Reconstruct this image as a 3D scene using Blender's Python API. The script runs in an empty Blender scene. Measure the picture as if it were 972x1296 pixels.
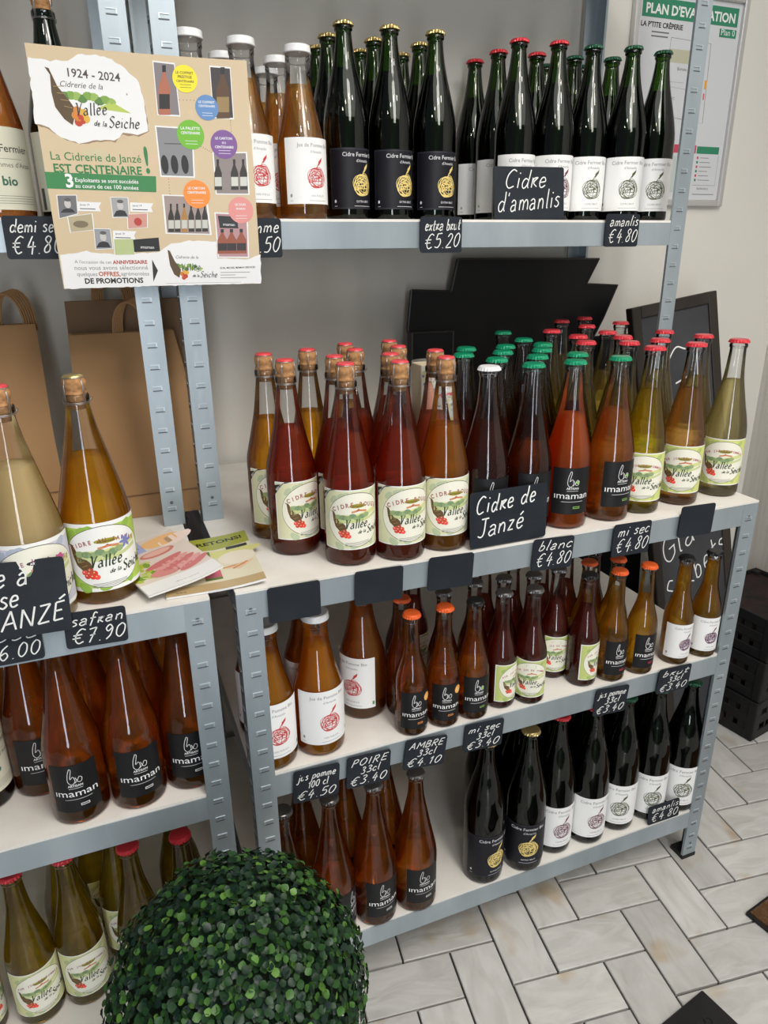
import bpy, bmesh, math, random
import numpy as np
from mathutils import Vector, Matrix, Euler
random.seed(11)
PI = math.pi
sc = bpy.context.scene
C = sc.collection

# ------------------------------------------------------------------ camera
cd = bpy.data.cameras.new('camera'); cam = bpy.data.objects.new('camera', cd); C.objects.link(cam)
yaw, pitch, roll, FPX = 0.3742, -0.3550, -0.0116, 895.155
Fw = Vector((math.sin(yaw)*math.cos(pitch), math.cos(yaw)*math.cos(pitch), math.sin(pitch)))
Rt = Vector((math.cos(yaw), -math.sin(yaw), 0)); Up = Rt.cross(Fw)
R2 = Rt*math.cos(roll)+Up*math.sin(roll); U2 = Up*math.cos(roll)-Rt*math.sin(roll)
cam.matrix_world = Matrix(((R2.x, U2.x, -Fw.x, -0.1388), (R2.y, U2.y, -Fw.y, -0.9644), (R2.z, U2.z, -Fw.z, 1.3979), (0, 0, 0, 1)))
cd.sensor_fit = 'HORIZONTAL'; cd.sensor_width = 36.0; cd.lens = FPX/972*36.0
cd.clip_start = 0.02
sc.camera = cam

# ------------------------------------------------------------------ light
sc.view_settings.view_transform = 'Standard'; sc.view_settings.look = 'None'
sc.view_settings.gamma = 1; sc.view_settings.use_curve_mapping = False
sc.view_settings.exposure = 0.14
w = bpy.data.worlds.new('world'); sc.world = w; w.use_nodes = True
w.node_tree.nodes['Background'].inputs[0].default_value = (0.80, 0.90, 1.0, 1)
w.node_tree.nodes['Background'].inputs[1].default_value = 0.14
cy = sc.cycles
cy.max_bounces = 14; cy.transmission_bounces = 14; cy.glossy_bounces = 6; cy.diffuse_bounces = 3; cy.transparent_max_bounces = 40

def area(name, loc, target, sx, sy, power, col):
    l = bpy.data.lights.new(name, 'AREA'); l.shape = 'RECTANGLE'; l.size = sx; l.size_y = sy; l.energy = power; l.color = col
    o = bpy.data.objects.new(name, l); C.objects.link(o); o.location = loc
    o.rotation_euler = (Vector(target)-Vector(loc)).to_track_quat('-Z', 'Y').to_euler()
    return o
# long ceiling panel in the room behind the photographer, window to the right, four ceiling spots
area('ceiling_panel_light', (0.55, -1.75, 2.65), (0.55, -1.55, 0.0), 0.5, 1.9, 33, (1.0, 0.96, 0.90))
area('window_light', (3.6, -2.2, 1.7), (0.4, 0.3, 0.8), 1.5, 1.6, 88, (0.86, 0.93, 1.0))
area('shop_door_light', (-0.55, -3.2, 1.06), (0.0, 0.0, 1.06), 0.42, 2.1, 32, (0.90, 0.95, 1.0))
area('ceiling_bounce_fill', (0.9, -1.3, 2.85), (0.9, -1.3, 0), 2.6, 2.4, 38, (1.0, 0.97, 0.92))  # broad overhead fill added as soft ceiling bounce, not a fitting in the room
for i in range(4):
    l = bpy.data.lights.new('ceiling_spot_light', 'SPOT'); l.energy = 5; l.color = (1.0, 0.93, 0.82); l.shadow_soft_size = 0.04
    l.spot_size = math.radians(95); l.spot_blend = 0.8
    o = bpy.data.objects.new('ceiling_spot_light', l); C.objects.link(o); o.location = (-0.6+i*0.55, -1.0+0.06*i, 2.6)
    o.rotation_euler = (Vector((0.3+i*0.2, 0.15, 0.7))-o.location).to_track_quat('-Z', 'Y').to_euler()

# ------------------------------------------------------------------ materials
def mat(name, col=(0.5, 0.5, 0.5), rough=0.5, metal=0.0, spec=0.5, noise=None, bump=None):
    m = bpy.data.materials.new(name); m.use_nodes = True
    nt = m.node_tree; b = nt.nodes['Principled BSDF']
    b.inputs['Base Color'].default_value = (*col, 1); b.inputs['Roughness'].default_value = rough
    b.inputs['Metallic'].default_value = metal; b.inputs['Specular IOR Level'].default_value = spec
    if noise or bump:
        tc = nt.nodes.new('ShaderNodeTexCoord'); mp = nt.nodes.new('ShaderNodeMapping')
        nt.links.new(tc.outputs['Object'], mp.inputs[0])
        n = nt.nodes.new('ShaderNodeTexNoise'); nt.links.new(mp.outputs[0], n.inputs['Vector'])
        n.inputs['Detail'].default_value = 5
        if noise:
            scale, col2, stretch = noise
            mp.inputs['Scale'].default_value = stretch; n.inputs['Scale'].default_value = scale
            r = nt.nodes.new('ShaderNodeValToRGB'); r.color_ramp.elements[0].position = 0.33; r.color_ramp.elements[1].position = 0.68
            r.color_ramp.elements[0].color = (*col, 1); r.color_ramp.elements[1].color = (*col2, 1)
            nt.links.new(n.outputs[0], r.inputs[0]); nt.links.new(r.outputs[0], b.inputs['Base Color'])
        if bump:
            n2 = nt.nodes.new('ShaderNodeTexNoise'); nt.links.new(mp.outputs[0], n2.inputs['Vector'])
            n2.inputs['Scale'].default_value = bump[0]
            bp = nt.nodes.new('ShaderNodeBump'); bp.inputs['Strength'].default_value = bump[1]; bp.inputs['Distance'].default_value = 0.004
            nt.links.new(n2.outputs[0], bp.inputs['Height']); nt.links.new(bp.outputs[0], b.inputs['Normal'])
    return m
def attr_mat(name, rough=0.55, spec=0.4):
    m = mat(name, rough=rough, spec=spec); nt = m.node_tree
    a = nt.nodes.new('ShaderNodeAttribute'); a.attribute_name = 'Col'
    nt.links.new(a.outputs['Color'], nt.nodes['Principled BSDF'].inputs['Base Color'])
    return m
def liquid_mat(name, col, clear=0.2, cloud=0.0, ior=1.36):
    m = bpy.data.materials.new(name); m.use_nodes = True; nt = m.node_tree; nt.nodes.clear()
    out = nt.nodes.new('ShaderNodeOutputMaterial')
    rf = nt.nodes.new('ShaderNodeBsdfRefraction'); rf.inputs['Color'].default_value = (*col, 1); rf.inputs['IOR'].default_value = ior; rf.inputs['Roughness'].default_value = 0.01
    tr = nt.nodes.new('ShaderNodeBsdfTransparent'); tr.inputs['Color'].default_value = (*col, 1)
    mx = nt.nodes.new('ShaderNodeMixShader'); mx.inputs[0].default_value = clear
    nt.links.new(rf.outputs[0], mx.inputs[1]); nt.links.new(tr.outputs[0], mx.inputs[2]); last = mx
    if cloud > 0:
        df = nt.nodes.new('ShaderNodeBsdfDiffuse'); df.inputs[0].default_value = (*[c**1.3 for c in col], 1)
        tl = nt.nodes.new('ShaderNodeBsdfTranslucent'); tl.inputs[0].default_value = (*col, 1)
        ad = nt.nodes.new('ShaderNodeMixShader'); ad.inputs[0].default_value = 0.5
        nt.links.new(df.outputs[0], ad.inputs[1]); nt.links.new(tl.outputs[0], ad.inputs[2])
        m2 = nt.nodes.new('ShaderNodeMixShader'); m2.inputs[0].default_value = cloud
        nt.links.new(last.outputs[0], m2.inputs[1]); nt.links.new(ad.outputs[0], m2.inputs[2]); last = m2
    nt.links.new(last.outputs[0], out.inputs[0])
    return m
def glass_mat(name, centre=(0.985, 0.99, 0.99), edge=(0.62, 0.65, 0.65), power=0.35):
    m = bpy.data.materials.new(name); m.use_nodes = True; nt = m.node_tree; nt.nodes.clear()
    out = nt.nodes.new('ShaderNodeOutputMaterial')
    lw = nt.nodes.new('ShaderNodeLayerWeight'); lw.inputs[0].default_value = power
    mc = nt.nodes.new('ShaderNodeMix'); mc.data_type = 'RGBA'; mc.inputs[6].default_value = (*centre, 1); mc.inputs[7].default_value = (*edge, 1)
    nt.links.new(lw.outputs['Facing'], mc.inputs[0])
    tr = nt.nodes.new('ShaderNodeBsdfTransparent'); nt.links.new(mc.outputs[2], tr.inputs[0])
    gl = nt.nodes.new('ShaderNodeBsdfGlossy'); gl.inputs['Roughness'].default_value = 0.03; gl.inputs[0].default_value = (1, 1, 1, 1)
    fr = nt.nodes.new('ShaderNodeFresnel'); fr.inputs[0].default_value = 1.5
    mx = nt.nodes.new('ShaderNodeMixShader'); nt.links.new(fr.outputs[0], mx.inputs[0])
    nt.links.new(tr.outputs[0], mx.inputs[1]); nt.links.new(gl.outputs[0], mx.inputs[2]); nt.links.new(mx.outputs[0], out.inputs[0])
    return m
M = {}
M['zinc'] = mat('galvanised_steel', (0.31, 0.365, 0.40), 0.42, 0.55, 0.5, (9, (0.45, 0.51, 0.55), (1, 1, 0.25)), (60, 0.08))
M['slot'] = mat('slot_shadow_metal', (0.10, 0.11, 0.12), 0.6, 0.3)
M['slotlip'] = mat('pressed_slot_metal', (0.55, 0.60, 0.63), 0.35, 0.6)
M['board'] = mat('white_chipboard', (0.80, 0.77, 0.72), 0.45, 0, 0.4, (14, (0.72, 0.68, 0.62), (1, 1, 1)))
M['boardedge'] = mat('raw_chipboard_edge', (0.52, 0.40, 0.27), 0.8)
M['plastic_black'] = mat('black_plastic', (0.006, 0.006, 0.007), 0.5, 0, 0.3, (8, (0.016, 0.015, 0.014), (1, 1, 1)))
M['wall'] = mat('cream_wall_paint', (0.71, 0.68, 0.62), 0.85, 0, 0.2, (2.2, (0.67, 0.64, 0.585), (1, 1, 1)), (180, 0.06))
M['slate'] = mat('black_chalkboard', (0.010, 0.014, 0.021), 0.55, 0, 0.3, (22, (0.016, 0.021, 0.028), (1, 1, 1)))
M['slateflat'] = mat('matt_black_board', (0.004, 0.004, 0.005), 0.45, 0, 0.3)
M['woodblack'] = mat('black_stained_wood', (0.015, 0.012, 0.010), 0.5, 0, 0.4, (6, (0.035, 0.026, 0.02), (1, 1, 0.1)))
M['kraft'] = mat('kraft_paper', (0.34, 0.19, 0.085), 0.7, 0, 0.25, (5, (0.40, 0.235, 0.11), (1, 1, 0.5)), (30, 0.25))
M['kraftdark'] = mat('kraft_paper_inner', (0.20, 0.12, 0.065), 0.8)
M['print'] = attr_mat('printed_paper', 0.5, 0.35)
M['chalk'] = attr_mat('chalk_writing', 0.9, 0.1)
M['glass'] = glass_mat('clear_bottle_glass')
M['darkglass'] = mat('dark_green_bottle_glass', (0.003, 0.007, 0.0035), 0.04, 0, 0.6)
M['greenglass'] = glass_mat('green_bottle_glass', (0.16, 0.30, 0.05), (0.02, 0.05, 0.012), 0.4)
M['cork'] = mat('cork', (0.50, 0.27, 0.12), 0.8, 0, 0.2, (160, (0.28, 0.13, 0.05), (1, 1, 1)))
M['wire'] = mat('cage_wire', (0.45, 0.43, 0.42), 0.3, 0.9)
M['cap_red'] = mat('red_cap_enamel', (0.62, 0.035, 0.05), 0.3, 0.2)
M['cap_pink'] = mat('coral_red_cap_enamel', (0.72, 0.06, 0.07), 0.3, 0.1)
M['cap_green'] = mat('green_cap_enamel', (0.0, 0.26, 0.12), 0.3, 0.15)
M['cap_dkgreen'] = mat('dark_green_cap_enamel', (0.01, 0.085, 0.04), 0.3, 0.2)
M['cap_orange'] = mat('orange_cap_enamel', (0.80, 0.12, 0.02), 0.35, 0.1)
M['cap_black'] = mat('black_cap_enamel', (0.01, 0.01, 0.01), 0.3, 0.2)
M['cap_white'] = mat('white_lid_enamel', (0.80, 0.80, 0.80), 0.3, 0.0)
M['cap_gold'] = mat('gold_cap', (0.75, 0.58, 0.25), 0.28, 0.9)
M['cap_silver'] = mat('dull_silver_cap', (0.20, 0.19, 0.185), 0.3, 0.85)
LQ = {
 'red': liquid_mat('dark_rose_cider', (0.87, 0.28, 0.12), 0.43, 0.24),
 'orange': liquid_mat('orange_cider', (0.99, 0.58, 0.09), 0.48, 0.26),
 'amber': liquid_mat('amber_cider', (0.99, 0.66, 0.10), 0.48, 0.18),
 'pink': liquid_mat('pink_cider', (0.90, 0.50, 0.36), 0.48, 0.2),
 'greydark': liquid_mat('dark_plum_cider', (0.70, 0.34, 0.26), 0.43, 0.10),
 'dark': liquid_mat('deep_brown_cider', (0.62, 0.27, 0.17), 0.43, 0.06),
 'amber2': liquid_mat('copper_cider', (1.0, 0.60, 0.22), 0.48, 0.22),
 'orange2': liquid_mat('bright_orange_cider', (1.0, 0.36, 0.07), 0.43, 0.48),
 'gold': liquid_mat('golden_cider', (0.95, 0.82, 0.18), 0.53, 0.12),
 'pale': liquid_mat('pale_golden_juice', (0.93, 0.82, 0.42), 0.58, 0.10),
 'peach': liquid_mat('peach_juice', (0.96, 0.72, 0.38), 0.53, 0.14),
 'straw': liquid_mat('pale_straw_juice', (0.93, 0.86, 0.58), 0.58, 0.14),
 'juice': liquid_mat('amber_apple_juice', (1.0, 0.72, 0.27), 0.53, 0.16),
 'juicecloud': liquid_mat('cloudy_apple_juice', (1.0, 0.56, 0.07), 0.43, 0.50),
 'brown': liquid_mat('brown_apple_juice', (0.93, 0.55, 0.20), 0.48, 0.22),
 'rose': liquid_mat('cloudy_peach_cider', (1.0, 0.86, 0.55), 0.33, 0.75),
 'safran': liquid_mat('saffron_cider', (1.0, 0.72, 0.06), 0.53, 0.24),
 'plum': liquid_mat('plum_red_cider', (0.68, 0.26, 0.18), 0.38, 0.22),
 'copper': liquid_mat('copper_beer', (1.0, 0.62, 0.17), 0.48, 0.09),
 'lightamber': liquid_mat('light_amber_cider', (0.99, 0.74, 0.18), 0.58, 0.16),
}

# ------------------------------------------------------------------ helpers
def tag(o, label=None, cat=None, group=None, kind=None):
    if label: o['label'] = label
    if cat: o['category'] = cat
    if group: o['group'] = group
    if kind: o['kind'] = kind
    return o
def empty(name, loc=(0, 0, 0), rz=0.0):
    o = bpy.data.objects.new(name, None); o.empty_display_size = 0.05; C.objects.link(o); o.location = loc; o.rotation_euler = (0, 0, rz); return o
def link(name, me, mats=None, parent=None, loc=None, rot=None, smooth=False):
    if mats is not None:
        me.materials.clear()
        for m in (mats if isinstance(mats, (list, tuple)) else [mats]): me.materials.append(m)
    if smooth: me.polygons.foreach_set('use_smooth', [True]*len(me.polygons))
    o = bpy.data.objects.new(name, me); C.objects.link(o)
    if parent: o.parent = parent
    if loc is not None: o.location = loc
    if rot is not None: o.rotation_euler = rot
    return o
def bm_me(bm, name='mesh'):
    me = bpy.data.meshes.new(name); bm.normal_update(); bm.to_mesh(me); bm.free(); return me
def obj(name, bm, m, parent=None, loc=None, rot=None, smooth=False): return link(name, bm_me(bm, name), m, parent, loc, rot, smooth)
def box(bm, x0, x1, y0, y1, z0, z1, mi=0, T=None):
    vs = [bm.verts.new((x, y, z)) for x in (x0, x1) for y in (y0, y1) for z in (z0, z1)]
    if T is not None:
        for v in vs: v.co = T @ v.co
    for f in ((0, 1, 3, 2), (4, 6, 7, 5), (0, 4, 5, 1), (2, 3, 7, 6), (0, 2, 6, 4), (1, 5, 7, 3)):
        fc = bm.faces.new([vs[i] for i in f]); fc.material_index = mi
def bevel(bm, r, seg=2):
    bmesh.ops.bevel(bm, geom=bm.edges[:], offset=r, segments=seg, affect='EDGES', profile=0.6)
def lathe(bm, prof, seg=32, mi=0, flute=None, cap0=True, cap1=True):
    rings = []
    for k, (r, z) in enumerate(prof):
        ring = []
        for i in range(seg):
            a = 2*PI*i/seg; rr = r
            if flute and k in flute: rr = r*(1+flute[k]*math.cos(21*a))
            ring.append(bm.verts.new((rr*math.cos(a), rr*math.sin(a), z)))
        rings.append(ring)
    for a, b in zip(rings[:-1], rings[1:]):
        for i in range(seg):
            f = bm.faces.new((a[i], a[(i+1) % seg], b[(i+1) % seg], b[i])); f.material_index = mi
    if cap0: bm.faces.new(rings[0][::-1]).material_index = mi
    if cap1: bm.faces.new(rings[-1]).material_index = mi
def tube(bm, pts, r, seg=6, closed=False, mi=0):
    n = len(pts); rings = []
    pts = [Vector(p) for p in pts]
    for i, p in enumerate(pts):
        t = (pts[(i+1) % n]-pts[i-1]) if closed else (pts[min(i+1, n-1)]-pts[max(i-1, 0)])
        t.normalize(); a = t.orthogonal().normalized() if i == 0 else (prev-t*prev.dot(t)).normalized()
        prev = a; b = t.cross(a)
        rings.append([bm.verts.new(p+(a*math.cos(2*PI*k/seg)+b*math.sin(2*PI*k/seg))*r) for k in range(seg)])
    for i in range(n if closed else n-1):
        A, B = rings[i], rings[(i+1) % n]
        for k in range(seg):
            f = bm.faces.new((A[k], A[(k+1) % seg], B[(k+1) % seg], B[k])); f.material_index = mi
    if not closed: bm.faces.new(rings[0][::-1]).material_index = mi; bm.faces.new(rings[-1]).material_index = mi

# ------------------------------------------------------------------ flat print: coloured layered shapes
_tc = {}
def text_geo(s, bold=0.0, shear=0.0):
    key = (s, bold, shear)
    if key in _tc: return _tc[key]
    cu = bpy.data.curves.new('t', 'FONT'); cu.body = s; cu.size = 1.0; cu.resolution_u = 2; cu.offset = bold; cu.shear = shear; cu.fill_mode = 'FRONT'
    o = bpy.data.objects.new('t', cu); me = bpy.data.meshes.new_from_object(o)
    V = np.array([v.co[:2] for v in me.vertices]) if len(me.vertices) else np.zeros((1, 2))
    Fc = [tuple(p.vertices) for p in me.polygons]
    bpy.data.objects.remove(o); bpy.data.curves.remove(cu); bpy.data.meshes.remove(me)
    _tc[key] = (V, Fc); return _tc[key]
GL = {
 'a': (5, [[(.8, 4.2), (2.2, 5.2), (3.7, 4.4), (3.8, 2), (4.2, 0)], [(3.8, 2.9), (1.6, 2.7), (.6, 1.2), (1.6, 0), (3.4, .6), (3.9, 2)]]),
 'b': (4.6, [[(1.2, 9), (.9, 4), (.8, .3)], [(.8, 3), (2.4, 4.8), (4, 3.2), (3.4, .6), (1.8, -.1), (.8, .8)]]),
 'c': (4.2, [[(3.8, 4), (2.4, 5), (.8, 3.4), (.8, 1.2), (2.2, 0), (3.9, .8)]]),
 'd': (5, [[(3.8, 4), (2.2, 4.8), (.7, 3), (.9, .7), (2.2, 0), (3.6, 1.6), (4.3, 5), (4.5, 9)], [(3.9, 3.5), (3.9, 1), (4.6, 0)]]),
 'e': (4.4, [[(.8, 2.6), (3.7, 3), (3.2, 4.8), (1.6, 4.8), (.6, 2.6), (1.2, .3), (2.6, 0), (4, .9)]]),
 'f': (4, [[(4, 8.2), (2.8, 9), (1.9, 7.6), (1.8, 3), (1.4, -1.5)], [(.4, 4.6), (3.6, 5)]]),
 'h': (4.6, [[(1, 9), (.8, 0)], [(.8, 3), (2.4, 4.8), (3.7, 3.6), (3.8, 0)]]),
 'i': (2, [[(1, 4.8), (1, 0)], [(1.1, 7), (1.3, 7.5)]]),
 'j': (2.8, [[(2, 4.8), (2, -2), (.8, -3.4), (-.4, -2.6)], [(2.1, 7), (2.3, 7.5)]]),
 'l': (2.2, [[(1.3, 9), (1.1, 4), (1.1, .4), (1.7, 0)]]),
 'm': (6.6, [[(.8, 4.8), (.7, 0)], [(.7, 3), (2, 4.8), (3.1, 3.6), (3.1, 0)], [(3.1, 3), (4.6, 4.8), (5.8, 3.6), (6, 0)]]),
 'n': (4.8, [[(.8, 4.8), (.7, 0)], [(.7, 3), (2.4, 4.8), (3.8, 3.6), (4, 0)]]),
 'o': (4.6, [[(2.5, 4.9), (.9, 3.8), (.8, 1.2), (2.2, 0), (3.8, 1.3), (3.8, 3.8), (2.5, 4.9)]]),
 'p': (4.8, [[(1, 5), (.8, 0), (.6, -4)], [(.9, 3.2), (2.6, 5), (4.2, 3.4), (3.2, .6), (1.1, .5)]]),
 'r': (4, [[(.8, 4.8), (.7, 0)], [(.7, 2.6), (1.8, 4.4), (3.8, 4.8)], [(3.8, 4.8), (1.6, 2.4), (3.8, .2)]]),
 's': (3.8, [[(3.6, 4.5), (2, 5), (.9, 3.8), (2.6, 2.6), (3.4, 1.2), (2, 0), (.5, .7)]]),
 't': (3.6, [[(1.8, 8), (1.6, 1), (2.4, 0), (3.4, .5)], [(.3, 5), (3.6, 5.2)]]),
 'u': (4.8, [[(.8, 4.8), (.8, 1), (2, 0), (3.6, 1.2), (3.9, 4.8)], [(3.9, 4.8), (4, 0)]]),
 'x': (4.4, [[(.6, 4.8), (3.9, 0)], [(3.8, 4.8), (.5, 0)]]),
 'z': (4.4, [[(.6, 4.8), (3.7, 4.9)], [(3.7, 4.9), (.6, .1)], [(.6, .1), (4, .2)]]),
 'A': (6, [[(.3, 0), (3, 8.6)], [(3, 8.6), (5.4, 0)], [(1.2, 3), (4.8, 3.2)]]),
 'B': (5.4, [[(1, 8.6), (.8, 0)], [(1, 8.6), (4, 8), (3.4, 5), (1, 4.4)], [(1, 4.4), (4.6, 3.6), (4, .6), (.8, 0)]]),
 'C': (6.2, [[(5.8, 8), (3.6, 9), (1.2, 6.4), (.8, 2.6), (2.6, .1), (5.4, .8)]]),
 'E': (5, [[(4.4, 8.6), (1, 8.4)], [(1, 8.4), (.8, .2)], [(.8, 4.4), (3.8, 4.7)], [(.8, .2), (4.6, .4)]]),
 'G': (6.4, [[(5.6, 8), (3.4, 9), (1, 6), (1, 2), (3, 0), (5.4, 1.4), (5.6, 4)], [(3.2, 4), (5.9, 4.1)]]),
 'I': (2.4, [[(1.2, 8.4), (1, 0)]]),
 'J': (5.4, [[(1.2, 8.6), (5.2, 8.7)], [(3.4, 8.6), (3.6, 2), (2.4, 0), (.4, .9)]]),
 'M': (7.4, [[(.6, 0), (1.2, 8.4)], [(1.2, 8.4), (3.6, 3)], [(3.6, 3), (6, 8.6)], [(6, 8.6), (6.8, 0)]]),
 'N': (6.2, [[(.8, 0), (1, 8.4)], [(1, 8.4), (5, .2)], [(5, .2), (5.4, 8.8)]]),
 'O': (6.2, [[(3.2, 8.6), (1, 6.4), (.9, 2.2), (3, 0), (5.2, 2.2), (5.3, 6.4), (3.2, 8.6)]]),
 'P': (5, [[(1, 8.6), (.8, 0)], [(.9, 8.4), (3.6, 8.6), (4.6, 6.6), (3.4, 4.6), (.9, 4.2)]]),
 'R': (5.6, [[(1, 8.6), (.8, 0)], [(.9, 8.4), (3.6, 8.6), (4.4, 6.6), (3.4, 4.8), (.9, 4.4)], [(2, 4.4), (5, 0)]]),
 'S': (5, [[(4.6, 8), (2.8, 9), (1, 7), (3, 4.8), (4.4, 2.6), (2.6, 0), (.5, 1)]]),
 'Z': (5.4, [[(.8, 8.2), (4.8, 8.4)], [(4.8, 8.4), (.6, .2)], [(.6, .2), (5, .4)]]),
 '0': (5, [[(2.7, 8.2), (.9, 6), (.8, 2), (2.6, 0), (4.4, 2.4), (4.4, 6.4), (2.7, 8.2)]]),
 '1': (3.4, [[(.6, 6), (2.2, 8.2)], [(2.2, 8.2), (2, 0)]]),
 '2': (5, [[(.8, 6.6), (2.4, 8.4), (4, 6.8), (2.8, 3.6), (.6, .2)], [(.6, .2), (4.4, .3)]]),
 '3': (4.8, [[(.9, 7.6), (2.8, 8.4), (4, 6.8), (2, 4.6)], [(2, 4.6), (4.2, 3), (3.2, .4), (.6, .5)]]),
 '4': (5, [[(2.6, 8.4), (.6, 3)], [(.6, 3), (4.6, 3.4)], [(3.4, 5.6), (3, -.6)]]),
 '5': (4.8, [[(4.4, 8.4), (1.4, 8.2)], [(1.4, 8.2), (1, 4.8)], [(1, 4.8), (3.4, 5), (4.2, 2.6), (2.8, .2), (.6, .4)]]),
 '6': (4.8, [[(3.8, 8.2), (1.4, 5.6), (.8, 2), (2.4, 0), (4.2, 1.8), (3.2, 4), (1, 3)]]),
 '7': (4.8, [[(.6, 7.8), (4.4, 8.3)], [(4.4, 8.3), (1.8, -.2)], [(1.4, 4), (4.2, 4.4)]]),
 '8': (4.8, [[(4, 7.4), (2.4, 8.4), (1.2, 6.6), (3.6, 3.4), (3.4, .6), (1.4, .3), (1, 2.4), (3.6, 5.6), (4, 7.4)]]),
 '9': (4.8, [[(4, 6.4), (2.4, 8.3), (.8, 6.4), (2, 4.4), (4, 6.2), (3.6, 2), (1.6, -.2)]]),
 '€': (6.4, [[(5.8, 7.6), (3.8, 8.4), (1.8, 6), (1.6, 2.4), (3.4, 0), (5.6, .8)], [(.2, 5), (4.4, 5.2)], [(.1, 3.2), (4, 3.3)]]),
 "'": (1.6, [[(1, 9), (.7, 7.4)]]), '.': (2, [[(.9, .4), (1.2, 0)]]), ' ': (3, []), ',': (2, [[(1, .4), (.6, -1)]]),
}
GL['é'] = (4.4, GL['e'][1]+[[(1.6, 6.4), (3, 8)]]); GL['É'] = (5, GL['E'][1]+[[(2, 9.6), (4.4, 11.4)]])
GL['à'] = (5, GL['a'][1]+[[(.8, 7), (4.2, 7.4)]]); GL['v'] = (4.4, [[(.4, 4.8), (2.2, 0)], [(2.2, 0), (4.2, 5.4)]])
GL['V'] = (5.6, [[(.2, 9), (1.6, 8), (2.4, 0)], [(2.4, 0), (4.4, 6), (6, 9)]])
def smooth_path(pts, n=5):
    if len(pts) < 3: return [np.array(p, float) for p in pts]
    P = [np.array(p, float) for p in pts]; P = [2*P[0]-P[1]]+P+[2*P[-1]-P[-2]]; out = []
    for i in range(1, len(P)-2):
        for k in range(n):
            t = k/n
            out.append(0.5*((2*P[i])+(-P[i-1]+P[i+1])*t+(2*P[i-1]-5*P[i]+4*P[i+1]-P[i+2])*t*t+(-P[i-1]+3*P[i]-3*P[i+1]+P[i+2])*t**3))
    out.append(P[-2]); return out
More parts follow.
